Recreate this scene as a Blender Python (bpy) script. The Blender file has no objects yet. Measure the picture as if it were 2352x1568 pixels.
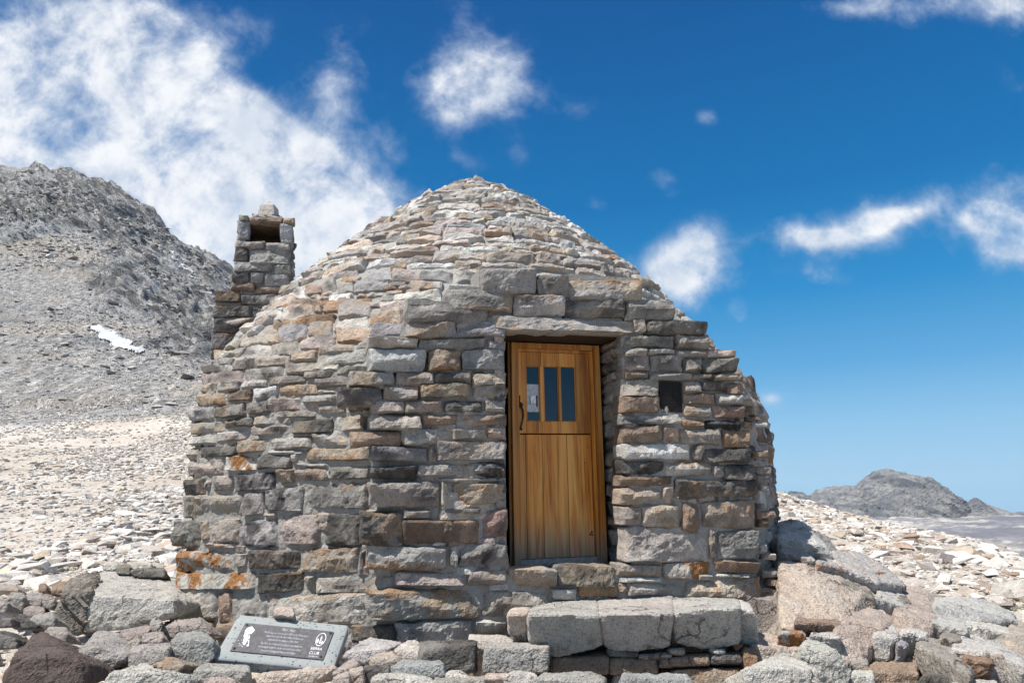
import bpy, bmesh, math, random
import numpy as np
from mathutils import Vector, Matrix
random.seed(7)
RNG=np.random.RandomState(11)
CZ=1.5   # camera height above world zero
# ------------------------------------------------------------------ camera model
F=1568.; P=math.radians(11.7); ROLL=math.radians(0.8)
cR,sR=math.cos(ROLL),math.sin(ROLL); cP,sP=math.cos(P),math.sin(P)
def ray(x,y):
    u=(x-1176)/F; v=(784-y)/F
    u2=u*cR+v*sR; v2=-u*sR+v*cR
    return np.array([u2, cP-v2*sP, sP+v2*cP])
def proj(p):
    X,Y,Z=p[0],p[1],p[2]; f=Y*cP+Z*sP; v2=(-Y*sP+Z*cP)/f; u2=X/f
    u=u2*cR-v2*sR; v=u2*sR+v2*cR
    return 1176+u*F, 784-v*F
def at(x,y,Y):
    r=ray(x,y); return r*(Y/r[1])
def kk(x,y):
    r=ray(x,y); return r[2]/r[1]
CROP={1:(350,380,2.6133),2:(350,900,2.24),3:(1100,600,2.61375),4:(1100,1100,2.94),5:(480,440,3.732),
      6:(0,1200,3.92),7:(780,1450,5.6),8:(1750,1050,2.851),9:(1160,740,2.6133),10:(480,1400,5.6),11:(1900,1400,4.704),12:(1480,1380,6.357),0:(0,0,.98)}
def cp(c,x,y):
    o=CROP[c]; return (o[0]+x/o[2])*.98,(o[1]+y/o[2])*.98
# ------------------------------------------------------------------ noise
def _h(ix,iy,iz,seed):
    n=(ix.astype(np.int64)*374761393+iy.astype(np.int64)*668265263+iz.astype(np.int64)*2147483647%1000003+iz.astype(np.int64)*1274126177+seed*951274213)&0x7fffffff
    n=((n^(n>>13))*1274126177)&0x7fffffff
    n=n^(n>>16)
    return (n&0xffff)/65535.0
def vnoise(p,seed=0):
    i=np.floor(p).astype(np.int64); f=p-i; f=f*f*f*(f*(f*6-15)+10)
    x,y,z=i[:,0],i[:,1],i[:,2]; fx,fy,fz=f[:,0],f[:,1],f[:,2]
    def L(a,b,t): return a+(b-a)*t
    c=[[[_h(x+a,y+b,z+d,seed) for d in (0,1)] for b in (0,1)] for a in (0,1)]
    return L(L(L(c[0][0][0],c[1][0][0],fx),L(c[0][1][0],c[1][1][0],fx),fy),L(L(c[0][0][1],c[1][0][1],fx),L(c[0][1][1],c[1][1][1],fx),fy),fz)*2-1
def fbm(p,oct=4,seed=0,gain=.5,lac=2.03):
    a=1.;s=np.zeros(len(p));q=p.copy();t=0
    for k in range(oct):
        s+=a*vnoise(q,seed+k*17); t+=a; a*=gain; q=q*lac+3.7
    return s/t
def ridged(p,oct=4,seed=0):
    a=1.;s=np.zeros(len(p));q=p.copy();t=0
    for k in range(oct):
        s+=a*(1-2*np.abs(vnoise(q,seed+k*13))); t+=a; a*=.52; q=q*2.07+1.3
    return s/t
def sstep(a,b,x):
    t=np.clip((x-a)/(b-a),0,1); return t*t*(3-2*t)
# ------------------------------------------------------------------ object helpers
COL=bpy.context.scene.collection
OFF=np.array([0,0,CZ])
def meta(o,label=None,cat=None,group=None,kind=None):
    if label: o['label']=label
    if cat: o['category']=cat
    if group: o['group']=group
    if kind: o['kind']=kind
    return o
def empty(name,loc):
    o=bpy.data.objects.new(name,None); COL.objects.link(o); o.location=Vector(loc)+Vector(OFF); return o
class MB:
    def __init__(s): s.v=[];s.f=[];s.c=[];s.n=0
    def add(s,v,f,c=(.4,.4,.4,0)):
        v=np.asarray(v,float); c=np.asarray(c,float)
        if c.ndim==1: c=np.tile(c,(len(v),1))
        s.v.append(v); s.c.append(c); s.f.append([tuple(i+s.n for i in q) for q in f] if not isinstance(f,np.ndarray) else f+s.n); s.n+=len(v)
    def box(s,P0,ax,ay,az,c=(.4,.4,.4,0)):
        P0=np.array(P0,float);ax=np.array(ax,float);ay=np.array(ay,float);az=np.array(az,float)
        v=[P0+i*ax+j*ay+k*az for k in (0,1) for j in (0,1) for i in (0,1)]
        f=[(0,2,3,1),(4,5,7,6),(0,1,5,4),(2,6,7,3),(0,4,6,2),(1,3,7,5)]
        s.add(v,f,c)
    def build(s,name,mat,parent=None,smooth=False,origin=None,bevel=0):
        v=np.concatenate(s.v)+OFF
        me=bpy.data.meshes.new(name)
        fs=[]
        for q in s.f: fs.extend(q.tolist() if isinstance(q,np.ndarray) else q)
        org=np.zeros(3)
        if parent is not None: org=np.array(parent['_org'])
        elif origin is not None: org=np.array(origin)+OFF
        me.from_pydata((v-org).tolist(),[],fs)
        ca=me.color_attributes.new('col','FLOAT_COLOR','POINT')
        ca.data.foreach_set('color',np.concatenate(s.c).astype(np.float32).ravel())
        if smooth: me.polygons.foreach_set('use_smooth',[True]*len(me.polygons))
        me.materials.append(mat); me.update()
        bm=bmesh.new(); bm.from_mesh(me)
        if len(bm.faces)<60000: bmesh.ops.recalc_face_normals(bm,faces=bm.faces)
        if bevel: 
            bmesh.ops.bevel(bm,geom=[e for e in bm.edges if e.is_manifold and e.calc_face_angle(0)>.5],offset=bevel,segments=2,affect='EDGES')
        bm.to_mesh(me); bm.free()
        o=bpy.data.objects.new(name,me); COL.objects.link(o)
        if parent is not None: o.parent=parent
        else: o.location=org
        o['_org']=org.tolist() if parent is None else list(parent['_org'])
        return o
def root(name,loc,label,cat,group=None):
    o=empty(name,loc); o['_org']=(np.array(loc)+OFF).tolist(); meta(o,label,cat,group); return o
# ------------------------------------------------------------------ materials
def newmat(name):
    m=bpy.data.materials.new(name); m.use_nodes=True; nt=m.node_tree
    for n in list(nt.nodes): nt.nodes.remove(n)
    out=nt.nodes.new('ShaderNodeOutputMaterial'); b=nt.nodes.new('ShaderNodeBsdfPrincipled')
    nt.links.new(b.outputs[0],out.inputs[0]); b.inputs['Roughness'].default_value=.9
    b.inputs['Specular IOR Level'].default_value=.25
    return m,nt,b
class NB:
    def __init__(s,nt): s.nt=nt
    def n(s,t,**k):
        o=s.nt.nodes.new(t)
        for a,b in k.items(): setattr(o,a,b)
        return o
    def lk(s,a,b): s.nt.links.new(a,b)
    def put(s,inp,v):
        if hasattr(v,'links') or isinstance(v,bpy.types.NodeSocket): s.lk(v,inp)
        else: inp.default_value=v
    def math(s,op,a,b=0.,c=0.,clamp=False):
        o=s.n('ShaderNodeMath',operation=op,use_clamp=clamp)
        s.put(o.inputs[0],a); s.put(o.inputs[1],b); s.put(o.inputs[2],c); return o.outputs[0]
    def vmath(s,op,a,b=(0,0,0)):
        o=s.n('ShaderNodeVectorMath',operation=op); s.put(o.inputs[0],a); s.put(o.inputs[1],b); return o.outputs[0]
    def noise(s,vec,scale,detail=4,rough=.55,dist=0.):
        o=s.n('ShaderNodeTexNoise'); s.lk(vec,o.inputs['Vector']); o.inputs['Scale'].default_value=scale
        o.inputs['Detail'].default_value=detail;o.inputs['Roughness'].default_value=rough;o.inputs['Distortion'].default_value=dist
        return o.outputs[0]
    def voro(s,vec,scale,feature='F1',out=0):
        o=s.n('ShaderNodeTexVoronoi',feature=feature); s.lk(vec,o.inputs['Vector']); o.inputs['Scale'].default_value=scale; return o.outputs[out]
    def ss(s,x,a,b,lo=0.,hi=1.):
        o=s.n('ShaderNodeMapRange',interpolation_type='SMOOTHSTEP'); s.put(o.inputs[0],x)
        for i,v in enumerate((a,b,lo,hi)): s.put(o.inputs[i+1],v)
        return o.outputs[0]
    def mix(s,f,a,b,mode='MIX'):
        o=s.n('ShaderNodeMix',data_type='RGBA',blend_type=mode); s.put(o.inputs[0],f)
        for i,v in ((6,a),(7,b)): s.put(o.inputs[i],v if not isinstance(v,tuple) or len(v)==4 else (*v,1))
        return o.outputs[2]
    def bump(s,h,strength=.5,dist=.01,normal=None):
        o=s.n('ShaderNodeBump'); s.lk(h,o.inputs['Height']); o.inputs['Strength'].default_value=strength; o.inputs['Distance'].default_value=dist
        if normal: s.lk(normal,o.inputs['Normal'])
        return o.outputs[0]
def pos(nb): return nb.n('ShaderNodeNewGeometry').outputs['Position']
def stone_mat(name,scale=1.,crack=0.,bumpd=.012,bright=1.):
    m,nt,b=newmat(name); nb=NB(nt); p=pos(nb)
    at_=nb.n('ShaderNodeAttribute',attribute_name='col'); col=at_.outputs['Color']; al=at_.outputs['Alpha']
    big=nb.noise(p,3.2*scale,5,.6); mid=nb.noise(p,14*scale,6,.65,.3); fine=nb.noise(p,85*scale,3,.7); sp=nb.noise(p,210*scale,2,.6)
    c=nb.mix(nb.ss(big,.35,.7,0,.45),col,nb.mix(1.,col,(.62,.6,.62),'MULTIPLY'))
    c=nb.mix(nb.ss(mid,.45,.75,0,.5),c,nb.mix(1.,c,(1.35,1.25,1.12),'MULTIPLY'))
    c=nb.mix(nb.ss(mid,.5,.25,0,.75),c,nb.mix(1.,c,(.52,.5,.5),'MULTIPLY'))
    pk=nb.noise(nb.vmath('ADD',p,(7.,3.,9.)),5.5*scale,5,.6)
    c=nb.mix(nb.ss(pk,.54,.74,0,.4),c,nb.mix(1.,c,(1.15,.96,.84),'MULTIPLY'))
    c=nb.mix(nb.ss(fine,.50,.66,0,.7),c,nb.mix(1.,c,(.36,.35,.35),'MULTIPLY'))
    c=nb.mix(nb.ss(sp,.52,.66,0,.6),c,nb.mix(1.,c,(1.55,1.5,1.42),'MULTIPLY'))
    # dark water stains with shape of their own and orange lichen driven by alpha
    st=nb.noise(nb.vmath('ADD',p,(21.,5.,2.)),4.5*scale,6,.6,.6)
    neg=nb.math('MULTIPLY',al,-1.,clamp=True); posa=nb.math('MULTIPLY',al,1.,clamp=True)
    stf=nb.math('MULTIPLY',nb.ss(st,.42,.58),neg)
    c=nb.mix(stf,c,nb.mix(1.,c,(.22,.22,.23),'MULTIPLY'))
    li=nb.noise(nb.vmath('ADD',p,(1.,15.,4.)),5*scale,8,.7,.3)
    lf=nb.math('MULTIPLY',nb.ss(li,.485,.56),posa)
    c=nb.mix(lf,c,nb.mix(nb.ss(fine,.4,.6),(.36,.15,.035),(.20,.09,.035)))
    ck=None
    if crack:
        wv=nb.n('ShaderNodeVectorMath',operation='MULTIPLY_ADD'); wn=nb.n('ShaderNodeTexNoise'); nb.lk(p,wn.inputs['Vector']); wn.inputs['Scale'].default_value=3.; wn.inputs['Detail'].default_value=5
        nb.lk(wn.outputs[1],wv.inputs[0]); wv.inputs[1].default_value=(.5,.5,.5); nb.lk(p,wv.inputs[2])
        e=nb.voro(wv.outputs[0],1.7,'DISTANCE_TO_EDGE'); ck=nb.math('MULTIPLY',nb.ss(e,.014,.003),nb.ss(big,.48,.58))
        c=nb.mix(nb.math('MULTIPLY',ck,crack),c,(.06,.045,.035))
    if bright!=1: c=nb.mix(1.,c,(bright,bright,bright),'MULTIPLY')
    nb.lk(c,b.inputs['Base Color'])
    cr=nb.voro(nb.vmath('ADD',p,(.5,.2,.1)),9*scale,'DISTANCE_TO_EDGE')
    h=nb.math('ADD',nb.math('MULTIPLY',mid,1.0),nb.math('MULTIPLY',fine,.55))
    h=nb.math('ADD',h,nb.math('MULTIPLY',big,.8))
    h=nb.math('ADD',h,nb.math('MULTIPLY',sp,.08))
    if ck: h=nb.math('SUBTRACT',h,nb.math('MULTIPLY',ck,1.2))
    nb.lk(nb.bump(h,1.,bumpd/scale*2.4),b.inputs['Normal'])
    return m
M_stone=stone_mat('granite_block')
M_rock=stone_mat('granite_boulder',.8,crack=.55,bumpd=.014)
def mortar_mat():
    m,nt,b=newmat('mortar'); nb=NB(nt); p=pos(nb)
    n=nb.noise(p,6,6,.6); f=nb.noise(p,70,4,.7)
    c=nb.mix(n,(.19,.182,.168),(.39,.375,.345)); c=nb.mix(nb.ss(f,.5,.7,0,.4),c,(.14,.14,.14))
    nb.lk(c,b.inputs['Base Color']); nb.lk(nb.bump(nb.math('ADD',nb.noise(p,22,5,.6),nb.math('MULTIPLY',f,.3)),.8,.03),b.inputs['Normal']); return m
M_mortar=mortar_mat()
# ------------------------------------------------------------------ palette
PAL={'g':(.352,.338,.315,0),'d':(.225,.212,.195,-.7),'b':(.33,.33,.328,0),'p':(.372,.325,.298,0),'t':(.375,.342,.305,-.15),'o':(.38,.325,.265,.4),
 'r':(.31,.235,.18,-.2),'w':(.50,.48,.445,0),'k':(.29,.28,.27,-1.),'K':(.10,.10,.105,-1),'O':(.40,.38,.35,.95),'R':(.29,.205,.14,.3),'P':(.37,.265,.225,-.2)}
def colr(code,j=.10):
    if code=='d' and j==.101: code='g'
    c=np.array(PAL[code],float); f=1+random.uniform(-j,j); c[:3]*=f; c[:3]*=1+RNG.uniform(-.022,.022,3); return c
def rcode(w='ggggddbppttttorrwk'): return random.choice(w)
# ------------------------------------------------------------------ masonry stone patch
_cache={}
def gridf(nu,nv):
    k=(nu,nv)
    if k in _cache: return _cache[k]
    s=np.linspace(-1,1,nu); t=np.linspace(-1,1,nv)
    s=np.sign(s)*(1-(1-np.abs(s))**1.35); t=np.sign(t)*(1-(1-np.abs(t))**1.35)
    S,T=np.meshgrid(s,t); S=S.ravel();T=T.ravel()
    a=np.arange(nu*nv).reshape(nv,nu)
    q=np.stack([a[:-1,:-1].ravel(),a[:-1,1:].ravel(),a[1:,1:].ravel(),a[1:,:-1].ravel()],1)
    b=np.concatenate([a[0,:-1],a[:-1,-1],a[-1,:0:-1],a[:0:-1,0]])
    _cache[k]=(S,T,q,b); return _cache[k]
def patch(mb,c,nrm,depth,col,bulge=.03,res=.018,rough=1.,rnd=None,proud=0.,twist=.085):
    """one rough split stone. c: BL,BR,TR,TL"""
    c=[np.array(x,float) for x in c]
    w=.5*(np.linalg.norm(c[1]-c[0])+np.linalg.norm(c[2]-c[3])); h=.5*(np.linalg.norm(c[3]-c[0])+np.linalg.norm(c[2]-c[1]))
    nu=int(np.clip(w/res,6,44)); nv=int(np.clip(h/res,5,22))
    S,T,q,b=gridf(nu,nv)
    ud=(c[1]-c[0])/max(w,1e-6); vd=(c[3]-c[0])/max(h,1e-6)
    cc=[p+ud*RNG.uniform(-1,1)*min(w,h)*twist+vd*RNG.uniform(-1,1)*h*twist for p in c]
    m=np.maximum(np.abs(S),np.abs(T)); pw=rnd if rnd else RNG.uniform(9,26)
    # superellipse with aspect compensation
    asp=max(w/h,1.)
    pn=(np.abs(S)**(pw*asp**.6)+np.abs(T)**pw+1e-9)**(1/pw) if asp>1 else (np.abs(S)**pw+np.abs(T)**pw+1e-9)**(1/pw)
    sc=np.where(pn>m,m/pn,1.); s=S*sc; t=T*sc
    sx=(s+1)/2; tx=(t+1)/2
    base=(cc[0][None]*((1-sx)*(1-tx))[:,None]+cc[1][None]*(sx*(1-tx))[:,None]+cc[2][None]*(sx*tx)[:,None]+cc[3][None]*((1-sx)*tx)[:,None])
    sd=RNG.randint(1e6)
    nz=fbm(base*9+sd%97,3,sd%1000); 
    wob=fbm(base*14+5,2,3+sd%1000)
    base=base+ud[None]*(wob*m**4*.016*rough)[:,None]+vd[None]*(nz*m**4*.018*rough)[:,None]
    pl=np.full(len(S),1.)
    for k in range(RNG.randint(3,6)):
        a=RNG.uniform(0,2*np.pi); g=RNG.uniform(.2,1.3)
        pl=np.minimum(pl,RNG.uniform(.25,.8)+g*(np.cos(a)*s*1.0+np.sin(a)*t))
    pl=np.clip(pl,-.7,1.)
    fall=1-m**RNG.uniform(14,32)
    H=bulge*(1.25 if h>.12 else 1.)*(.25+.75*pl)*fall + .009*rough*fbm(base*34+2,3,sd%777)*fall+ .014*rough*nz*fall+.011*rough*ridged(base*np.array([9,9,15])+sd%31,3,sd%555)*fall - .020*(1-fall)+proud
    v=base+nrm[None]*H[:,None]
    bk=v[b]*.0+base[b]-nrm[None]*depth
    n=len(v); nb_=len(b); v=np.concatenate([v,bk])
    col=np.array(col,float); C=np.tile(col,(n,1)); cn_=fbm(base*RNG.uniform(4,9)+sd%53,3,sd%401)
    sec=col.copy(); kind=RNG.rand()
    if kind<.20: sec[:3]=col[:3]*np.array([1.06,.95,.83])
    elif kind<.52: sec[:3]=col[:3]*.62
    elif kind<.86: sec[:3]=np.minimum(col[:3]*1.3+.02,.6)
    else: sec[:3]=.5*col[:3]+.5*np.array([.33,.22,.12])
    k_=sstep(-.12,.22,cn_+RNG.uniform(-.25,.15))[:,None]; C=C*(1-k_)+sec*k_
    if RNG.rand()<.14:   # rusty rim along one edge
        e_=(t if RNG.rand()<.5 else -t); k2=(sstep(.45,.95,e_+nz*.9)*RNG.uniform(.4,.9))[:,None]; C[:,:3]=C[:,:3]*(1-k2)+np.array([.27,.15,.065])*k2
    if RNG.rand()<.2:    # sooty smudge
        a_,b2_=RNG.uniform(-.5,.5,2); k2=(np.exp(-((s-a_)**2*3.5+(t-b2_)**2*2.2))*(.8+.5*nz)).clip(0,.8)[:,None]; C[:,:3]=C[:,:3]*(1-k2)+np.array([.07,.068,.07])*k2
    col=np.concatenate([C,C[b]])
    i=np.arange(nb_); j=(i+1)%nb_
    side=np.stack([b[j],b[i],n+i,n+j],1)
    mb.add(v,np.concatenate([q,side]),col)
# ------------------------------------------------------------------ hut geometry (camera-relative coordinates, z=0 at the lens)
nF=np.array([.259,-.966,0]); nF/=np.linalg.norm(nF); dF=np.array([.966,.259,0]); dF/=np.linalg.norm(dF); UP=np.array([0,0,1.])
MF=np.array([.37,5.6,0]); Cx,Cy=-.487,8.796; C3=np.array([Cx,Cy,0])
def Fpt(t,z,out=0.): return MF+dF*t+UP*z+nF*out
def onplane(x,y,n=nF,M=MF):
    r=ray(x,y); return r*(np.dot(n,M)/np.dot(n,r))
def Ft(x,y):
    p=onplane(x,y); return np.dot(p-MF,dF),p[2]
zr=np.array([-2,-1,0,.5,.95,1.17,1.3,1.55,1.8,2.0,2.2,2.4,2.66,2.87,3.05,3.25,3.4,3.57,3.8,3.95,4.1])
rr=np.array([3.31,3.31,3.31,3.31,3.29,3.22,3.14,2.98,2.78,2.62,2.46,2.27,2.0,1.79,1.56,1.32,1.14,.94,.55,.36,.02])
def rz(z): return np.interp(z,zr,rr)
PLN=[(-75,3.31),(-120,3.24),(-165,3.08),(150,3.2),(105,3.2),(60,3.25),(15,3.34),(-26,3.50)]
def RB(th,z):
    th=np.asarray(th,float); z=np.asarray(z,float)
    p=34.; s=0
    for a,ap in PLN:
        s=s+(np.maximum(0,np.cos(th-math.radians(a)))/ap)**p
    rp=s**(-1/p)
    k=rz(z)/3.31
    b=sstep(.55,1.6,z)
    return rp*k*(1-b)+np.maximum(rz(z)-.035,.01)*b
def Bpt(th,z,out=0.):
    r=RB(th,z)+out; return np.array([Cx+r*math.cos(th),Cy+r*math.sin(th),z])
def Bn(th,z):
    e=.01; r=RB(th,z); drz=(RB(th,z+e)-RB(th,z-e))/(2*e); drt=(RB(th+e,z)-RB(th-e,z))/(2*e)
    er=np.array([math.cos(th),math.sin(th),0]); et=np.array([-math.sin(th),math.cos(th),0])
    n=er-et*(drt/max(r,.1))-UP*drz; return n/np.linalg.norm(n)
TT=np.linspace(4.2,11,500)
def onbody(x,y):
    r=ray(x,y); r=r/r[1]; p=TT[:,None]*r[None]
    dx=p[:,0]-Cx; dy=p[:,1]-Cy; f=np.hypot(dx,dy)-RB(np.arctan2(dy,dx),np.minimum(p[:,2],4.05))
    i=np.where(f<0)[0]
    if len(i)==0: return r*TT[int(np.argmin(f))]
    i=i[0]
    t=TT[i] if i==0 else TT[i-1]+(TT[i]-TT[i-1])*f[i-1]/(f[i-1]-f[i]+1e-9)
    p=r*t; return p
# traced stones: crop, surface, rows of x0,y0,x1,y1,code[,dy]
FS='''3 60,85,418,228g 425,125,610,245g 612,135,1065,272g -125,200,272,345g 278,240,582,368g 585,258,952,382d 958,275,1258,395g -385,290,118,410g 1005,388,1068,470t 1072,398,1460,488d -405,395,-85,495g -80,400,222,505b 955,490,1262,560g 1268,485,1475,565t -622,493,-320,555t -300,505,105,568b 112,512,225,580b 945,562,1088,622t 1092,565,1262,602g 1268,575,1455,622g 1462,575,1640,622w -612,560,-272,695b -255,563,-55,697r -45,570,225,705b 955,608,1112,705t 1115,608,1312,700d 1320,620,1430,700t 1435,625,1642,715d 955,705,1102,750o 1108,715,1365,757g 1370,720,1485,755t 1490,722,1640,768o 935,755,1165,862t 1312,762,1412,832t 1418,770,1575,830d 1580,775,1668,845r 925,865,1165,965r 1318,840,1508,908r 1515,840,1672,912g 1318,918,1482,988t 1490,920,1688,995r 925,965,1290,1035w 1298,998,1440,1050r 1445,1005,1665,1060K 935,1040,1168,1142r 1180,1045,1275,1140r 1282,1050,1538,1162t 1548,1065,1718,1172r 930,1148,1355,1248w 1360,1158,1425,1258t 1430,1175,1730,1268d 920,1252,1190,1340d 1195,1260,1485,1355w 1490,1275,1555,1360g 1560,1275,1760,1372d 915,1342,1255,1405r 1258,1372,1770,1482d 920,1410,1172,1532t 1178,1412,1252,1520p
1 1225,1282,1500,1370g 1512,1285,1740,1362t 1750,1285,1970,1360d 1975,1285,2185,1368g
4 1045,250,1180,390p 1185,248,1448,390o 1465,228,1588,410r 1598,210,1990,402o 1060,400,1640,625t 1650,415,1702,608o 1706,405,2005,612g -2,695,265,802t 268,682,600,808p 605,665,1012,800d 1018,650,1325,740t 1335,632,1670,755O 1680,625,2005,712r 750,770,1028,874R 1030,742,1330,778w 1085,780,1474,870t 1478,750,2020,882o 100,825,560,1012t 562,812,742,900d 1565,722,1668,765g 1672,712,1930,748g 1900,885,2045,1095g 560,905,1000,1010g 1000,880,1890,960d
2 983,10,1220,105d 1225,5,1415,80g 1420,0,1690,72o 1700,0,1872,72t 1172,85,1335,148t 1345,85,1540,150p 1545,85,1752,148d 1758,82,1872,150t 1148,165,1425,238t 1430,158,1622,220r 1632,155,1872,222o 1050,248,1320,322r 1325,235,1568,318g 1585,232,1768,292g 1772,222,1875,292p 1155,325,1462,408b 1470,325,1505,410g 1508,298,1872,398d 1150,430,1400,498d 1405,420,1660,480g 1672,408,1872,495k 1158,508,1518,640p 1525,518,1578,640t 1585,518,1870,630o 1520,492,1870,514g 1330,658,1480,710t 1510,648,1745,682g 1115,680,1322,845d 1330,712,1738,830r 1748,655,1877,808P 1132,848,1568,985d 1575,840,1622,965g 1625,830,1885,965k 1290,988,1672,1062p 1142,1068,1750,1235g 1300,1245,1695,1350g 1700,1240,1885,1312w'''
BS='''1 500,1215,655,1275t-15 655,1180,862,1252t-25 865,1155,1028,1220w-15 1035,1110,1255,1170g-25 1060,1172,1330,1240g-20 835,1225,1060,1295t-15 575,1255,825,1330d-30 325,1290,570,1370p-35 330,1250,500,1290d-20 955,1272,1130,1325t-15 1135,1245,1335,1300t-10 725,1300,950,1360t-15 555,1330,722,1378g-10 320,1358,410,1412o-5 412,1350,550,1405d-10 1020,1318,1222,1385t-10 290,1415,460,1492o-10 470,1392,625,1465r-8 635,1372,785,1448w-8 790,1352,1028,1430o-8 1030,1388,1140,1415g-5 540,1120,745,1215w-10 735,1108,920,1190t-12 925,1065,1145,1150p-14 1145,1025,1350,1110p-10 1360,998,1555,1068b-6 410,1155,538,1245o-25 555,1030,783,1128t-20 785,1008,975,1108b-14 977,985,1130,1062g-12 1132,960,1340,1042w-12 1345,925,1555,1000o-10 655,912,815,985w-15 750,962,905,1030o-15 905,935,1140,1000R-15 1145,838,1375,970g-12 820,880,1015,950w-12 1017,876,1060,932g-5 1065,850,1215,920R-20 870,835,1060,882o-10 1100,800,1245,862w-12 1410,858,1590,920p-8 1405,818,1600,852b-4 955,745,1055,808P-10 1060,715,1142,790g-10 885,780,952,832w-8 1148,735,1255,800g-8 1258,728,1470,792b-10 1340,662,1478,722b-5 1485,665,1650,730t-3 1658,670,1855,730b-2 1862,672,1990,735g 1600,735,1800,785w-3
2 210,120,335,190b-12 342,102,505,180d-12 512,88,630,158d-10 645,70,795,140p-8 800,50,980,105g-4 875,108,1030,160t-4 1038,90,1168,150d-2 208,198,385,262t-10 388,178,540,232d-12 545,160,650,220g-8 662,135,865,178t-10 740,184,965,258d-8 978,165,1140,245w-2 215,266,345,318g-12 350,244,512,300d-14 516,215,735,272p-10 640,272,855,340g-8 860,250,1045,330g-2 202,332,260,398g-5 264,308,455,382d-12 462,290,615,362o-8 618,345,815,370g-6 818,332,1150,408o-4 200,398,388,478p-6 405,374,555,462O-4 560,362,740,448d-8 745,366,782,410w 772,415,940,432g 180,490,290,582d-5 296,500,322,560g 325,480,445,562p-5 450,470,662,555k-6 668,442,765,528g-4 768,437,935,515p-4 945,428,1148,498d-2 165,588,488,695t-6 495,568,605,682g-5 612,538,810,668k-6 822,512,1152,655g-4 600,672,672,702t 125,722,262,862d 268,712,312,815g-3 318,700,472,828p-5 300,830,450,862p 458,706,668,852k-5 682,676,890,858p-3 925,668,1112,845d-2 1120,655,1320,676t 133,868,450,972O-5 455,882,515,962t-5 520,867,792,975d-5 797,858,1098,985t-4 1100,870,1128,985g 133,980,560,1072O-4 568,992,812,1095d 815,1002,868,1095t 872,1002,1285,1092t-6 108,1055,350,1238g-5 355,1088,432,1250r 437,1092,618,1250g 622,1102,1138,1262g 75,1242,342,1350r-5 345,1255,480,1345r 485,1262,1050,1350d 1060,1252,1295,1350d'''
def parse(txt):
    import re
    out=[]
    for line in txt.strip().split('\n'):
        tk=line.split(); c=int(tk[0])
        for s in tk[1:]:
            m=re.match(r'(-?\d+),(-?\d+),(-?\d+),(-?\d+)([a-zA-Z])(-?\d+)?$',s)
            x0,y0,x1,y1=[int(m.group(i)) for i in range(1,5)]; dy=int(m.group(6) or 0)
            q=[cp(c,x0,y1-dy/2),cp(c,x1,y1+dy/2),cp(c,x1,y0+dy/2),cp(c,x0,y0-dy/2)]
            out.append((q,m.group(5)))
    return out
TR_F=parse(FS); TR_B=parse(BS)
OCC=[(q[0][0],min(q[2][1],q[3][1]),q[1][0],max(q[0][1],q[1][1])) for q,_ in TR_F+TR_B]
OCC+=[(1160,740,1440,1320),(1505,868,1575,955)]
OA=np.array(OCC)
def occupied(x,y,m=0.): return bool(np.any((x>OA[:,0]-m)&(x<OA[:,2]+m)&(y>OA[:,1]-m)&(y<OA[:,3]+m)))
hut=root('stone_hut',(Cx,Cy,-1.4),'domed granite block hut with a wooden dutch door and a square side chimney','hut')
wall=MB(); roof=MB(); mort=MB(); rmort=MB()
for q,code in TR_F:
    c=[onplane(x,y) for x,y in q]
    top=c[2][2]; deep=.55 if top>.75 else .16
    if q[0][0]<1200 and top>.75: deep=.42
    if q[1][0]>1660 and top<=.75: deep=.42
    rev=q[0][0]>1395 and q[0][0]<1465 and top>.75
    if rev: deep=.13
    code2=code if code!='d' or random.random()<.75 else 'g'
    patch(wall,c,nF,deep,colr(code2),bulge=.055,res=.0135)
    if top>.75:
        g=.012; t0,z0=np.dot(c[0]-MF,dF),c[0][2]; t1=np.dot(c[1]-MF,dF)
        if rev: t0+=.03; deep=.5
        mort.box(Fpt(t0+.01,z0-g,-.035),dF*(t1-t0-.02),-nF*(deep-.05),UP*(top-z0+g*1.5))
# the lintel slab
c=[onplane(*cp(3,x,y)) for x,y in ((120,452),(1010,476),(1012,398),(122,362))]
patch(wall,c,nF,.13,colr('g'),bulge=.07,res=.013)
for q,code in TR_B:
    c=[onbody(x,y) for x,y in q]
    cm=sum(c)/4; th=math.atan2(cm[1]-Cy,cm[0]-Cx); z=cm[2]
    lum=colr(code if code!='d' or random.random()<.8 else 'g')
    patch(wall if z<1.15 else roof,c,Bn(th,z),.14,lum,bulge=.045,res=.017)
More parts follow.
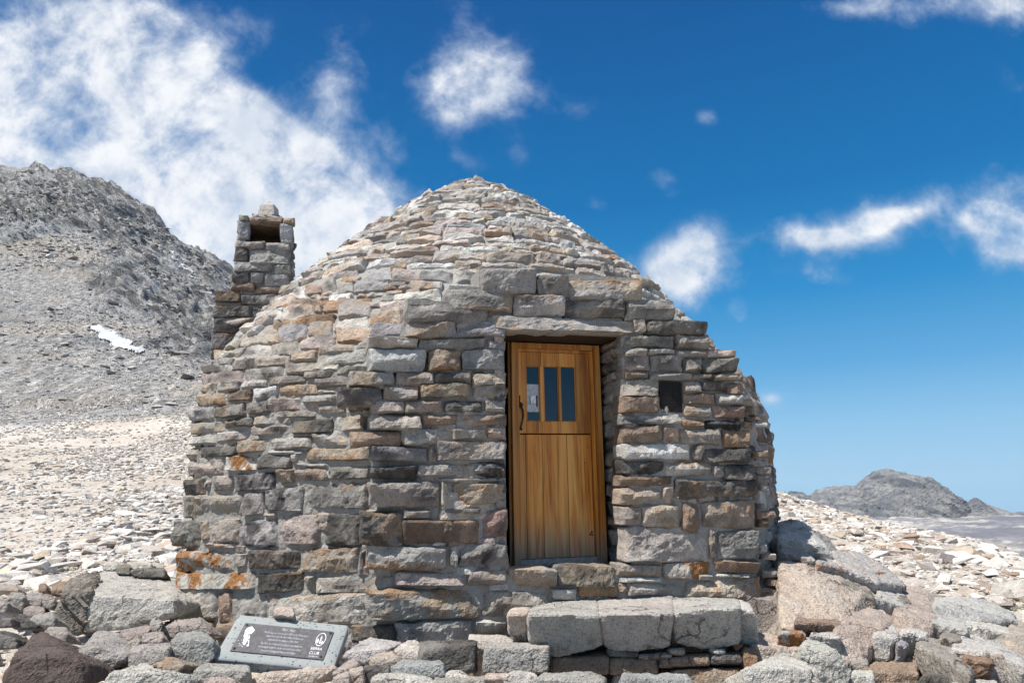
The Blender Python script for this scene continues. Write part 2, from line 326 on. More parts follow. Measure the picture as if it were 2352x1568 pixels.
# procedural stones all around the body
def courses():
    z=-1.75; 
    while z<4.02:
        base=np.interp(z,[-1.7,-1,0,1,1.6,4],[.26,.22,.15,.13,.125,.11])
        sl=abs(rz(z+.02)-rz(z-.02))/.04
        h=base*RNG.uniform(.75,1.25)/math.sqrt(1+sl*sl)*1.12
        yield z,min(z+h,4.05); z+=h
def inopen(p,mx=0.):
    t=np.dot(p-MF,dF); o=np.dot(p-MF,nF)
    return -.46-mx<t<.62+mx and -.7<p[2]<1.3 and o>-1.0
OC2=[]
for z0,z1 in courses():
    r=rz((z0+z1)/2); th=math.radians(-205)+RNG.uniform(0,.1); end=math.radians(45)
    while th<end:
        sw=np.interp(z0,[-1.7,0,1,4],[.5,.36,.36,.28])*RNG.uniform(.4,1.9)
        dth=min(sw/max(RB(th,z0),.25),.9)
        a,b_=th+.004/max(r,.3),th+dth-.006/max(r,.3)
        th+=dth
        zm=(z0+z1)/2; tm=(a+b_)/2; p=Bpt(tm,zm); n=Bn(tm,zm)
        if inopen(p,.1) and zm<1.35: continue
        cam=np.dot(n,p)<.35*np.linalg.norm(p)
        if cam:
            x,y=proj(p)
            cnt=0
            for fa in (.2,.5,.8):
                xx,yy=proj(Bpt(a+(b_-a)*fa,zm)); cnt+=occupied(xx,yy)
            if (cnt>=2 or occupied(x,y)) and not (np.dot(n,nF)<.86 and p[0]>1.2) and not np.dot(n,-p)/np.linalg.norm(p)<.22: continue
            # behind the projecting facade
            t=np.dot(p-MF,dF)
            if zm>.7 and abs(t-.2)<1.6 and occupied(x,y,6): continue
        g=.006
        jz=RNG.uniform(-.012,.012)
        c=[Bpt(a,z0+g+jz),Bpt(b_,z0+g+RNG.uniform(-.01,.01)),Bpt(b_,z1-g),Bpt(a,z1-g)]
        if zm>1.0:
            sb=RB(tm,z0)-RB(tm,z1); er=np.array([math.cos(tm),math.sin(tm),0]); k=RNG.uniform(-.05,.3)
            c[2]=c[2]+er*sb*k; c[3]=c[3]+er*sb*k
            nn=np.cross(c[1]-c[0],c[3]-c[0]); nn/=np.linalg.norm(nn); 
        else: nn=n
        if cam:
            pp=[proj(q_) for q_ in c]; OC2.append((min(q_[0] for q_ in pp),min(q_[1] for q_ in pp),max(q_[0] for q_ in pp),max(q_[1] for q_ in pp)))
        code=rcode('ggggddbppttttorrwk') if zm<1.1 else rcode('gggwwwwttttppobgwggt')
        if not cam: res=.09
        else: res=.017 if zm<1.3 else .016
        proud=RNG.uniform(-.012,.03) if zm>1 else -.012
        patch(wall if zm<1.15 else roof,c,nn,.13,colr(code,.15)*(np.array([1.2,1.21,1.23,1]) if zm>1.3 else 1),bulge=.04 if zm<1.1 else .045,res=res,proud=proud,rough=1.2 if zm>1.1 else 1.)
# second pass: small stones where neither a traced nor a coursed stone covers the wall
OC2=np.array(OC2)
def occ2(x,y): return occupied(x,y,1.) or bool(np.any((x>OC2[:,0])&(x<OC2[:,2])&(y>OC2[:,1])&(y<OC2[:,3])))
z=-1.6
while z<3.6:
    h=RNG.uniform(.06,.10); r=rz(z); th=math.radians(-165)
    while th<math.radians(0):
        dth=RNG.uniform(.10,.2)/max(RB(th,z),.3); tm=th+dth/2; p=Bpt(tm,z+h*.4); n=Bn(tm,z+h*.4); x,y=proj(p)
        if np.dot(n,p)<0 and not inopen(p,.1) and not occ2(x,y):
            a,b_=th+.004/max(r,.3),th+dth-.004/max(r,.3); hz=h*max(abs(n[0])+abs(n[1]),.35)*.8
            c=[Bpt(a,z),Bpt(b_,z),Bpt(b_,z+hz),Bpt(a,z+hz)]; nn=np.cross(c[1]-c[0],c[3]-c[0]); nn/=np.linalg.norm(nn)
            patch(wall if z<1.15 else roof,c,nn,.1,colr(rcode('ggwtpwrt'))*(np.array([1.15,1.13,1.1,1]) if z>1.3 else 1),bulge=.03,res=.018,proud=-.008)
        th+=dth
    z+=h*.75
# capstones
apex=np.array([Cx,Cy,4.02])
# fill stones in the facade gaps
z=-1.5
while z<1.9:
    h=RNG.uniform(.05,.09); t=-1.55
    while t<1.85:
        w=RNG.uniform(.06,.2); ok=True
        for ft in (.08,.5,.92):
            for fz in (.12,.5,.88):
                x,y=proj(Fpt(t+w*ft,z+h*fz))
                if occupied(x,y): ok=False
        if z>.7:
            x,y=proj(Fpt(t+w/2,z+h/2))
            if not (occupied(x-28,y) and occupied(x+28,y)) : ok=False
        if ok: patch(wall,[Fpt(t+.004,z+.004),Fpt(t+w-.004,z+.004),Fpt(t+w-.004,z+h-.004),Fpt(t+.004,z+h-.004)],nF,.1,colr(rcode('ggtpwr')),bulge=.02,res=.02,proud=-.02)
        t+=w
    z+=h
# mortar backing of the body
ths=np.radians(np.concatenate([np.arange(-205,-160,1.5),np.arange(-160,5,.45),np.arange(5,156,2.)])); zs=np.concatenate([np.arange(-1.9,3.9,.035),[4.0]])
for lo,hi,tgt in ((-2,1.15,mort),(1.15,5,rmort)):
    zz=zs[(zs>=lo-.04)&(zs<=hi+.01)]
    V=[];Fc=[]
    for z in zz:
        r=RB(ths,z)-(.014 if z<1.5 else .026)
        V.append(np.stack([Cx+r*np.cos(ths),Cy+r*np.sin(ths),np.full(len(ths),z)],1))
    V=np.concatenate(V); nzz=len(zz); nt_=len(ths)
    for j in range(nzz-1):
        for i in range(nt_-1):
            a=j*nt_+i; cpt=(V[a]+V[a+nt_+1])/2
            if inopen(cpt,.03) and cpt[2]<1.28 and abs(np.dot(cpt-MF,nF))<.6: continue
            Fc.append((a,a+1,a+nt_+1,a+nt_))
    rd=V-C3; rd[:,2]=0; rd/=np.linalg.norm(rd,axis=1)[:,None]+1e-9; V=V+rd*((fbm(V*7,3,77)*.016+fbm(V*22,2,78)*.012)[:,None])
    tgt.add(V,Fc)
mort.box(Fpt(1.25,-1.9,-.04),dF*.50,-nF*.5,UP*2.75)
# plates round the opening
for t0,t1,z0,z1 in ((-.62,-.445,-.78,1.24),(.60,.80,-.78,1.24),(-.75,.95,1.24,1.34),(-.75,.95,-1.0,-.70)):
    mort.box(Fpt(t0,z0,-.022),dF*(t1-t0),-nF*.10,UP*(z1-z0))
# reveals, floor and ceiling of the door recess
mort.box(Fpt(-.60,-.8,-.05),dF*.13,-nF*.55,UP*2.06)
mort.box(Fpt(.635,-.8,-.05),dF*.2,-nF*.55,UP*2.06)
for side in (0,1):
    z=-.69
    while z<1.22:
        h=min(RNG.uniform(.08,.17),1.24-z); 
        if h<.04: break
        o=0.0
        while o<.50:
            w=RNG.uniform(.16,.36)
            if o+w>.42: w=.54-o
            if side: c=[Fpt(.605,z+.005,-o-w+.004),Fpt(.605,z+.005,-o-.004),Fpt(.605,z+h-.005,-o-.004),Fpt(.605,z+h-.005,-o-w+.004)]; n=-dF
            else: c=[Fpt(-.452,z+.005,-o-.004),Fpt(-.452,z+.005,-o-w+.004),Fpt(-.452,z+h-.005,-o-w+.004),Fpt(-.452,z+h-.005,-o-.004)]; n=dF
            patch(wall,c,n,.08,colr(rcode('ggddtprg')),bulge=.03,res=.018,proud=-.005)
            o+=w
        z+=h
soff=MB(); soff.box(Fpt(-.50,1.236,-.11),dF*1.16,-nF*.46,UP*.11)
mort.box(Fpt(-.6,-.86,-.02),dF*1.35,-nF*.56,UP*.175)
wall_o=wall.build('wall',M_stone,hut,smooth=False)
mort.build('mortar',M_mortar,hut)
MSOF,_nt,_b=newmat('shade_dark_soffit'); _b.inputs['Base Color'].default_value=(.045,.028,.018,1); soff.build('lintel_soffit',MSOF,hut)  # near-black colour carries the shade under the lintel, which ground bounce would lift
# roof cap stones
for k,(r0,r1,z0,z1) in enumerate(((.40,.36,3.86,3.94),(.30,.24,3.94,4.02),(.21,.12,4.02,4.10))):
    n=7-k
    for i in range(n):
        a0=i*2*math.pi/n+k*.4; a1=a0+2*math.pi/n-.05
        P_=lambda a,r,z:np.array([Cx+r*math.cos(a),Cy+r*math.sin(a),z])
        c=[P_(a0,r0,z0),P_(a1,r0,z0),P_(a1,r1,z1),P_(a0,r1,z1)]; nn=np.cross(c[1]-c[0],c[3]-c[0]); nn/=np.linalg.norm(nn)
        patch(roof,c,nn,.2,colr(rcode('wgtp')),bulge=.03,res=.016)
# ------------------------------------------------------------------ angular rocks (convex hull, voxel remeshed, roughened)
_tmp=bpy.data.meshes
def hull_bm(pts):
    bm=bmesh.new()
    for p in pts: bm.verts.new(Vector(p))
    r=bmesh.ops.convex_hull(bm,input=bm.verts)
    rm=[g for g in set(r['geom_interior']+r['geom_unused']) if isinstance(g,bmesh.types.BMVert)]
    if rm: bmesh.ops.delete(bm,geom=rm,context='VERTS')
    bmesh.ops.recalc_face_normals(bm,faces=bm.faces)
    return bm
def rockmesh(pts,voxel,amp=.02,seed=0,freq=5.,strata=0.,chips=1):
    pts=np.array(pts); cen=pts.mean(0)
    bm=hull_bm(pts-cen)
    # random chips off the corners
    size=np.ptp(pts,axis=0).max(); rs=np.random.RandomState(seed)
    for k in range(rs.randint(3,7) if chips else 2):
        d=rs.normal(size=3); d/=np.linalg.norm(d)
        ext=max(np.dot(np.array(v.co),d) for v in bm.verts)
        co=Vector(d*ext*(rs.uniform(.90,.985) if chips else .985))
        g=bm.verts[:]+bm.edges[:]+bm.faces[:]
        r=bmesh.ops.bisect_plane(bm,geom=g,plane_co=co,plane_no=Vector(d),clear_outer=True)
        e=[x for x in r['geom_cut'] if isinstance(x,bmesh.types.BMEdge)]
        if e:
            try: bmesh.ops.contextual_create(bm,geom=e)
            except Exception: pass
    me=bpy.data.meshes.new('t'); bm.to_mesh(me); bm.free()
    o=bpy.data.objects.new('t',me); COL.objects.link(o)
    m=o.modifiers.new('r','REMESH'); m.mode='VOXEL'; m.voxel_size=voxel
    s=o.modifiers.new('s','SMOOTH'); s.iterations=1; s.factor=.5
    dg=bpy.context.evaluated_depsgraph_get(); ev=o.evaluated_get(dg); em=ev.to_mesh()
    n=len(em.vertices); v=np.empty(n*3); em.vertices.foreach_get('co',v); v=v.reshape(-1,3)
    nr=np.empty(n*3); em.vertices.foreach_get('normal',nr); nr=nr.reshape(-1,3)
    fc=[tuple(p.vertices) for p in em.polygons]
    ev.to_mesh_clear(); bpy.data.objects.remove(o); bpy.data.meshes.remove(me)
    w=v+cen
    d=amp*(ridged(w*freq*.6+seed%50,3,seed%991)*.45+fbm(w*freq*2.8+seed%50,5,seed%313,gain=.7)*1.0+ridged(w*freq*3.+seed%20,3,seed%77)*.35)
    if strata: d+=strata*ridged(np.stack([w[:,0]*1.5-w[:,2]*1.2,w[:,1]*1.5,(w[:,2]+w[:,0]*.8)*freq*3],1),3,seed%71)
    return w+nr*d[:,None],fc
def rock_obj(name,pts,col,label=None,cat='rock',group=None,voxel=None,amp=.02,seed=None,parent=None,freq=5.,mat=None,strata=0.,mb=None,chips=1):
    pts=np.array(pts); seed=seed if seed is not None else RNG.randint(1e6)
    size=np.ptp(pts,axis=0).max()
    if voxel is None: voxel=max(size/58,.009)
    v,f=rockmesh(pts,voxel,amp,seed,freq,strata,chips)
    m=mb or MB(); m.add(v,f,col)
    if mb is not None: return None
    cen=v.mean(0); cen[2]=v[:,2].min()
    o=m.build(name,mat or M_rock,parent,smooth=False,origin=cen)
    if parent is None: meta(o,label,cat,group)
    return o
roof.build('roof',M_stone,hut,smooth=False)
rmort.build('roof_mortar',M_mortar,hut)
# ------------------------------------------------------------------ chimney
nC=nF; MC=np.array([-3.05,8.55,0])
def Cpt(x,y): return onplane(x,y,nC,MC)
CH='''5 385,250,680,310r 685,265,785,320r 300,240,382,290t 285,288,388,458b 660,318,765,490b 270,462,520,528t 522,480,746,552g 258,524,378,638d 386,538,746,668g 250,645,590,735g 600,672,742,758g 240,722,388,822d 392,742,512,845g 516,762,736,866g 228,824,438,902r 440,858,780,930r 85,896,312,1010d 316,925,670,1020d 72,1022,400,1135d 408,1036,600,1145d 72,1140,330,1262d 335,1150,600,1262g 55,1270,290,1412d 295,1270,600,1412d 50,1415,290,1500d 40,1505,300,1600g 300,1420,600,1600g'''
ch=MB(); cm_=MB()
dz=.72
for q,code in parse(CH):
    c=[Cpt(x,y) for x,y in q]
    deep=.12
    patch(ch,c,nC,deep,colr(code)*(np.array([.95,.98,1.02,1])),bulge=.035,res=.018)
def cc_(x,y): p=Cpt(*cp(5,x,y)); return np.dot(p-MC,dF),p[2]
tL,zT=cc_(280,285); tR,_=cc_(775,320); _,zO0=cc_(500,470); _,zB=cc_(500,905)
tL2,zT2=cc_(75,900); tR2,_=cc_(640,900)
def Cb(mb,t0,t1,z0,z1,o0,o1,c=(.4,.4,.4,0)): mb.box(MC+dF*t0+UP*z0-nC*o0,dF*(t1-t0),-nC*(o1-o0),UP*(z1-z0),c)
D_=.72
Cb(cm_,tL+.03,tR-.03,zB-.1,zO0,.04,D_-.03); Cb(cm_,tL2+.03,tR2,-1.2,zT2-.01,.04,D_+.1)
# side faces of the shaft
z=zB-.05
while z<zT+.0:
    h=min(RNG.uniform(.12,.17),zT-z+.001)
    if h<.04: break
    o=.02
    while o<D_:
        w=min(RNG.uniform(.25,.45),D_-o)
        if zO0<z+h/2<zT-.02 and .16<o+w/2<D_-.12: o+=w; continue
        for sgn,tt in ((1,tR-.015),(-1,tL+.02)):
            a=MC+dF*tt-nC*o; b2=MC+dF*tt-nC*(o+w)
            c=[a,b2,b2,a] if sgn>0 else [b2,a,a,b2]
            c=[c[0]+UP*z,c[1]+UP*z,c[2]+UP*(z+h-.008),c[3]+UP*(z+h-.008)]
            patch(ch,c,dF*sgn,.1,colr(rcode('gdrtd')),bulge=.03,res=.025)
        o+=w
    z+=h
# rear posts and dark brown flue box behind the opening
Cb(ch,tL+.02,tR-.02,zO0-.02,zT+.02,D_-.14,D_-.02,(.20,.13,.08,-.3))
Cb(ch,tL+.03,tL+.13,zO0-.02,zT,.05,D_-.15,(.18,.12,.08,-.3)); Cb(ch,tR-.13,tR-.03,zO0-.02,zT,.05,D_-.15,(.18,.12,.08,-.3))
zc=zT+.06
Cb(ch,tL+.02,tR-.02,zT-.03,zc,.03,D_,(.22,.16,.11,-.3))
# corbelled cap and finial
capc=MC+dF*((tL+tR)/2)-nC*(D_/2)
for k,(rw,z0,z1) in enumerate(((.30,zc-.02,zc+.10),(.20,zc+.09,zc+.19))):
    for i in range(5-k):
        a=i*2*math.pi/(5-k)+.5
        cc=capc+np.array([math.cos(a),math.sin(a),0])*rw*.62
        pts=[cc+np.array([RNG.uniform(-1,1)*rw*.5,RNG.uniform(-1,1)*rw*.5,RNG.uniform(z0,z1)-0]) for _ in range(14)]
        rock_obj('x',pts,colr(rcode('wgtp')),mb=ch,voxel=.02,amp=.008)
pts=[capc+UP*(zc+.40)]+[capc+np.array([a*.10,b*.10,zc+.30]) for a in (-1,1) for b in (-1,1)]+[capc+np.array([a*.12,b*.12,zc+.12]) for a in (-1,1) for b in (-1,1)]
rock_obj('x',pts,colr('w'),mb=ch,voxel=.018,amp=.006)
# flat stone sticking out of the base
pts=[Cpt(*cp(5,x,y))+nC*o for x,y,o in ((190,1215,.25),(300,1160,.1),(450,1150,.05),(440,1185,.3),(300,1250,.32),(200,1225,.3),(330,1160,-.1))]
rock_obj('x',pts,colr('t'),mb=ch,voxel=.015,amp=.008)
cho=ch.build('chimney',M_stone,hut,smooth=False); 
cm_.build('chimney_mortar',M_mortar,hut)
# ------------------------------------------------------------------ door
def wood_mat(name,base,dark,pale,gloss=.45):
    m,nt,b=newmat(name); nb=NB(nt)
    tc=nb.n('ShaderNodeTexCoord').outputs['Object']; at_=nb.n('ShaderNodeAttribute',attribute_name='col')
    mp=nb.n('ShaderNodeMapping'); nb.lk(nb.vmath('ADD',tc,nb.vmath('MULTIPLY',at_.outputs['Color'],(31.,17.,23.))),mp.inputs[0]); mp.inputs['Scale'].default_value=(34,34,1.1)
    g=nb.noise(mp.outputs[0],1.,6,.62,1.4)
    mp2=nb.n('ShaderNodeMapping'); nb.lk(tc,mp2.inputs[0]); mp2.inputs['Scale'].default_value=(9,9,.45)
    g2=nb.noise(mp2.outputs[0],1.,5,.6,1.)
    mp3=nb.n('ShaderNodeMapping'); nb.lk(tc,mp3.inputs[0]); mp3.inputs['Scale'].default_value=(160,160,3.)
    g3=nb.noise(mp3.outputs[0],1.,3,.7)
    c=nb.mix(nb.ss(g,.32,.68),dark,base); c=nb.mix(nb.ss(g2,.42,.66,0,.85),c,pale); c=nb.mix(nb.ss(g3,.5,.75,0,.45),c,dark)
    v=nb.math('MULTIPLY_ADD',at_.outputs['Alpha'],.65,.62)
    c=nb.mix(1.,c,nb.n('ShaderNodeCombineColor').outputs[0],'MULTIPLY') if False else c
    sc=nb.n('ShaderNodeVectorMath',operation='SCALE'); nb.lk(c,sc.inputs[0]); nb.lk(v,sc.inputs['Scale'])
    sep=nb.n('ShaderNodeSeparateXYZ'); nb.lk(pos(nb),sep.inputs[0])
    wz=nb.math('MULTIPLY',nb.ss(nb.math('ADD',sep.outputs[2],nb.math('MULTIPLY',g2,-.35)),CZ-.42,CZ-.84),.8)  # weathering at the foot of the boards
    c2=nb.mix(wz,sc.outputs[0],nb.mix(nb.ss(g,.3,.7),(.13,.11,.085),(.30,.26,.20)))
    nb.lk(c2,b.inputs['Base Color']); b.inputs['Roughness'].default_value=gloss; b.inputs['Specular IOR Level'].default_value=.4
    nb.lk(nb.bump(nb.math('ADD',g,nb.math('MULTIPLY',g3,.6)),.35,.004),b.inputs['Normal']); return m
M_wood=wood_mat('varnished_wood',(.58,.225,.03),(.28,.085,.012),(.64,.33,.085))
def simple(name,c,r=.5,metal=0.,bump=None,spec=.5):
    m,nt,b=newmat(name); nb=NB(nt); p=pos(nb); n=nb.noise(p,40,4,.6)
    nb.lk(nb.mix(nb.ss(n,.3,.7),tuple(x*.75 for x in c),tuple(min(1,x*1.2) for x in c)),b.inputs['Base Color'])
    b.inputs['Roughness'].default_value=r; b.inputs['Metallic'].default_value=metal; b.inputs['Specular IOR Level'].default_value=spec
    if bump: nb.lk(nb.bump(nb.noise(p,bump,4,.6),.5,.004),b.inputs['Normal'])
    return m
M_iron=simple('dark_iron',(.045,.042,.04),.55,.8,60)
M_grey=simple('weathered_board',(.30,.29,.27),.85,0,60)
MD=np.array([.4,6.1,0])
def Dt(x,y):
    p=onplane(*cp(9,x,y),nF,MD); return np.dot(p-MD,dF),p[2]
def Db(mb,t0,t1,z0,z1,o0,o1,c=(.5,.5,.5,.5)): mb.box(MD+dF*t0+UP*z0+nF*o0,dF*(t1-t0),nF*(o1-o0),UP*(z1-z0),c)
def wc(): return (random.random(),random.random(),random.random(),random.random())
fr=MB(); t0,t1,z0,z1=-.435,.395,-.665,1.222
Db(fr,t0,t0+.062,z0-.03,z1,.0,.06,wc()); Db(fr,t1-.06,t1,z0-.03,z1,.0,.065,wc()); Db(fr,t1-.092,t1-.060,z0,z1-.05,-.01,.045,wc())
Db(fr,t0+.062,t1-.06,z1-.048,z1,.0,.062,wc()); Db(fr,t0+.062,t1-.092,z1-.075,z1-.048,-.01,.03,wc())
Db(fr,t0-.02,t0,z0-.05,z1+.02,-.03,.0,(0,0,0,0)); 
fo=fr.build('door_frame',M_wood,hut,bevel=.003)
a0,a1=t0+.064,t1-.094
_,zs_=Dt(350,724); _,zlo=Dt(350,1479)
panes=[]
for (xa,xb,ya,yb) in ((190,273,308,646),(298,386,311,647),(402,492,314,648)):
    ta,za=Dt(xa,(ya+yb)/2); tb,_=Dt(xb,(ya+yb)/2); _,zt=Dt((xa+xb)/2,ya); _,zb=Dt((xa+xb)/2,yb); panes.append((ta,tb,zb,zt))
up=MB(); zb=panes[0][2]; zt=panes[0][3]; ztop=z1-.077
Db(up,a0,panes[0][0],zs_+.006,ztop,-.02,.022,wc()); Db(up,panes[2][1],a1-.002,zs_+.006,ztop,-.02,.022,wc())
Db(up,panes[0][1],panes[1][0],zb,zt,-.02,.020,wc()); Db(up,panes[1][1],panes[2][0],zb,zt,-.02,.020,wc())
cuts=[panes[0][0],(panes[0][1]+panes[1][0])/2-.004,(panes[1][1]+panes[2][0])/2,panes[2][1]]
for i in range(3):
    g0=.0015 if i else 0.001; 
    Db(up,cuts[i]+g0,cuts[i+1]-.0015,zt,ztop,-.02,.018,wc()); Db(up,cuts[i]+g0,cuts[i+1]-.0015,zs_+.006,zb,-.02,.018,wc())
for (ta,tb,zb_,zt_) in panes:
    for q in ((ta,ta+.006,zb_,zt_),(tb-.006,tb,zb_,zt_),(ta+.006,tb-.006,zb_,zb_+.007),(ta+.006,tb-.006,zt_-.006,zt_)): Db(up,*q,-.012,.010,wc())
door=up.build('door',M_wood,hut,bevel=.002); door['label']='honey brown dutch door with three narrow panes'
lo=MB(); seams=[Dt(x,1100)[0] for x in (190,292,445)]
cuts=[a0,seams[0],seams[1],seams[2],a1-.002]
for i in range(4): Db(lo,cuts[i]+.0022,cuts[i+1]-.0022,zlo,zs_-.006,-.02,.018+.002*(i%2),wc())
def sub(mb,name,mat,par,**k):
    o=mb.build(name,mat,par,**k); return o
ld=sub(lo,'lower_leaf',M_wood,door,bevel=.002)
m_=MB(); Db(m_,a0-.02,a1+.02,zlo-.5,ztop+.1,-.06,-.03,(0,0,0,0)); sub(m_,'door_back',simple('dark_gap',(.02,.015,.01),.9),door)
gm,gnt,gb=newmat('window_glass'); gb.inputs['Base Color'].default_value=(.004,.010,.020,1); gb.inputs['Roughness'].default_value=.04; gb.inputs['Specular IOR Level'].default_value=.75
for (ta,tb,zb_,zt_) in panes:
    m_=MB(); Db(m_,ta+.005,tb-.005,zb_+.006,zt_-.005,-.012,-.004); sub(m_,'pane',gm,door)
ta,tb,zb_,zt_=panes[0]; H=zt_-zb_; W=tb-ta
m_=MB(); Db(m_,ta+.008,tb-.008,zb_+H*.17,zt_-H*.33,-.0035,-.0025); pw=simple('notice_paper',(.42,.46,.50),.6); sub(m_,'notice',pw,door)
m_=MB(); Db(m_,ta+W*.34,ta+W*.72,zb_+H*.33,zb_+H*.46,-.0022,-.0012); sub(m_,'notice_card',simple('white_card',(.72,.74,.76),.6),door)
m_=MB(); Db(m_,ta+W*.74,ta+W*.86,zb_+H*.26,zb_+H*.47,-.0022,-.0012); Db(m_,ta+W*.28,ta+W*.33,zb_+H*.30,zb_+H*.47,-.0022,-.0012); sub(m_,'notice_strip',simple('black_strip',(.01,.01,.012),.5),door)
# iron thumb-latch pull
def tube(mb,pts,r,seg=10,c=(.3,.3,.3,0)):
    pts=[np.array(p,float) for p in pts]; n=len(pts); rs=r if hasattr(r,'__len__') else [r]*n; V=[];Fq=[]
    for i,p in enumerate(pts):
        d=pts[min(i+1,n-1)]-pts[max(i-1,0)]; d/=np.linalg.norm(d)
        a=np.cross(d,[.3,.9,.2]); a/=np.linalg.norm(a); b=np.cross(d,a)
        for k in range(seg):
            th=2*math.pi*k/seg; V.append(p+rs[i]*(a*math.cos(th)+b*math.sin(th)))
    for i in range(n-1):
        for k in range(seg): Fq.append((i*seg+k,i*seg+(k+1)%seg,(i+1)*seg+(k+1)%seg,(i+1)*seg+k))
    Fq.append(tuple(range(seg))[::-1]); Fq.append(tuple((n-1)*seg+k for k in range(seg))); mb.add(V,Fq,c)
def Dp(x,y,o): t,z=Dt(x,y); return MD+dF*t+UP*z+nF*o
hd=MB(); M_knot=simple('wood_knot',(.03,.015,.008),.8)
tube(hd,[Dp(156,560,.02),Dp(160,575,.045),Dp(162,610,.055),Dp(158,650,.050),Dp(154,680,.03),Dp(153,690,.022)],[.008,.009,.010,.008,.007,.008])
for (x,y,r) in ((153,545,.020),(154,692,.015)):
    p=Dp(x,y,.022); tube(hd,[p,p+nF*.008,p+nF*.012],[r,r,r*.7],14)
p=Dp(150,555,.022); tube(hd,[p,p+nF*.02,p+nF*.035],[.012,.012,.016],12)
Db(hd,Dt(128,500)[0],Dt(150,500)[0],Dt(140,520)[1],Dt(140,490)[1],.022,.032); tube(hd,[Dp(138,505,.03),Dp(142,520,.045),Dp(147,535,.03)],.006)
sub(hd,'handle',M_iron,door,smooth=True)
for x,y,r in ((600,1322,.010),(592,1336,.009),(604,1338,.008),(572,805,.005),(560,900,.005)): 
    kn=MB(); p=Dp(x-12,y,.0195); tube(kn,[p,p+nF*.0022],[r,r],10); sub(kn,'knot',M_knot,door)
th_=MB(); Db(th_,t0+.03,t1-.03,z0-.018,zlo-.004,-.02,.045,(.4,.4,.4,0)); th_.build('threshold_board',M_grey,hut,bevel=.003)
# ------------------------------------------------------------------ lettering helper
def text_mesh(body,size,ext,shear=0.,align='CENTER',spacing=1.):
    cu=bpy.data.curves.new('txt','FONT'); cu.body=body; cu.size=size; cu.extrude=ext; cu.align_x=align; cu.align_y='CENTER'; cu.shear=shear; cu.space_line=spacing; cu.resolution_u=3
    o=bpy.data.objects.new('txt',cu); COL.objects.link(o); dg=bpy.context.evaluated_depsgraph_get()
    me=o.evaluated_get(dg).to_mesh(); v=np.empty(len(me.vertices)*3); me.vertices.foreach_get('co',v); f=[tuple(p.vertices) for p in me.polygons]
    o.evaluated_get(dg).to_mesh_clear(); bpy.data.objects.remove(o); return v.reshape(-1,3),f
def place(mb,vf,O,X,Y,N,c=(.8,.8,.8,0),fit=None,ox=0,oy=0):
    v,f=vf
    if len(v)==0: return
    if fit: w=np.ptp(v[:,0]); v=v.copy(); v[:,0]*=fit/w
    mb.add(O[None]+X[None]*(v[:,0:1]+ox)+Y[None]*(v[:,1:2]+oy)+N[None]*v[:,2:3],f,c)
# bronze tablet in the wall
pa=onplane(*cp(3,1168,860)); pb=onplane(*cp(3,1308,860)); _,zt=Ft(*cp(3,1238,762)); _,zb=Ft(*cp(3,1238,960))
ta=np.dot(pa-MF,dF); tb=np.dot(pb-MF,dF)
m_=MB(); m_.box(Fpt(ta+.004,zb+.004,-.03),dF*(tb-ta-.008),nF*.02,UP*(zt-zb-.008))
M_bronze=simple('dark_bronze',(.014,.013,.0125),.8,.0,90,.2)
mp=m_.build('wall_tablet',M_bronze,hut,bevel=.003); mp['label']='small dark bronze tablet let into the wall right of the door'
m_=MB(); wT=tb-ta; hT=zt-zb; O=Fpt((ta+tb)/2,(zb+zt)/2,-.0095)
L_=['TO','JOHN MUIR','LOVER OF THE','RANGE OF LIGHT','THIS SHELTER','WAS ERECTED','THROUGH','THE GENEROSITY','OF HIS FRIEND','1931']
for i,s in enumerate(L_): place(m_,text_mesh(s,hT*.062,.0012),O,dF,UP,nF,oy=hT*(.36-i*.078))
for s,(a,b,c_,d_) in enumerate(((-.46,.46,.455,.47),(-.46,.46,-.47,-.455),(-.47,-.455,-.455,.455),(.455,.47,-.455,.455))): m_.box(O+dF*a*wT+UP*c_*hT-nF*.001,dF*(b-a)*wT,nF*.003,UP*(d_-c_)*hT)
m_.build('tablet_lettering',simple('worn_bronze',(.040,.037,.035),.8,.0,None,.2),mp if False else hut)
for o in hut.children:
    if o.name.startswith('tablet_lettering'): o.parent=mp
# ------------------------------------------------------------------ memorial slab
tl=at(549,1408,5.0); tr=at(802,1433,5.02)
X=(tr-tl); 
best=None
for Yb in np.arange(4.2,5.2,.01):
    b=at(489,1510,Yb)-tl; d=abs(np.dot(b,X))
    if best is None or d<best[0]: best=(d,Yb,b)
Wm=np.linalg.norm(X); X/=Wm; Yv=-(best[2]-X*np.dot(best[2],X)); Hm=np.linalg.norm(Yv); Yv/=Hm; N=np.cross(X,Yv)
if N[1]>0: N=-N
def Sp(x,y): # crop10 -> slab plane coordinates from top-left
    r=ray(*cp(10,x,y)); t=np.dot(N,tl)/np.dot(N,r); p=r*t-tl; return np.dot(p,X),np.dot(p,Yv)
slab=root('memorial_slab',tl-Yv*Hm,'pale blue-grey concrete slab bearing a grey inscribed plate, leaning on rocks at the wall foot','memorial')
def concrete():
    m,nt,b=newmat('pitted_concrete'); nb=NB(nt); p=pos(nb)
    n=nb.noise(p,9,6,.6); pit=nb.voro(p,42); f=nb.noise(p,120,4,.7); big=nb.noise(p,30,4,.6)
    c=nb.mix(n,(.22,.237,.235),(.315,.33,.325)); pm=nb.math('MULTIPLY',nb.ss(pit,.30,.18),nb.ss(big,.44,.54))
    c=nb.mix(pm,c,(.07,.075,.078)); c=nb.mix(nb.ss(f,.5,.72,0,.45),c,(.22,.24,.25))
    nb.lk(c,b.inputs['Base Color']); nb.lk(nb.bump(nb.math('SUBTRACT',nb.math('MULTIPLY',f,.6),pm),.7,.006),b.inputs['Normal']); return m
s0=MB()
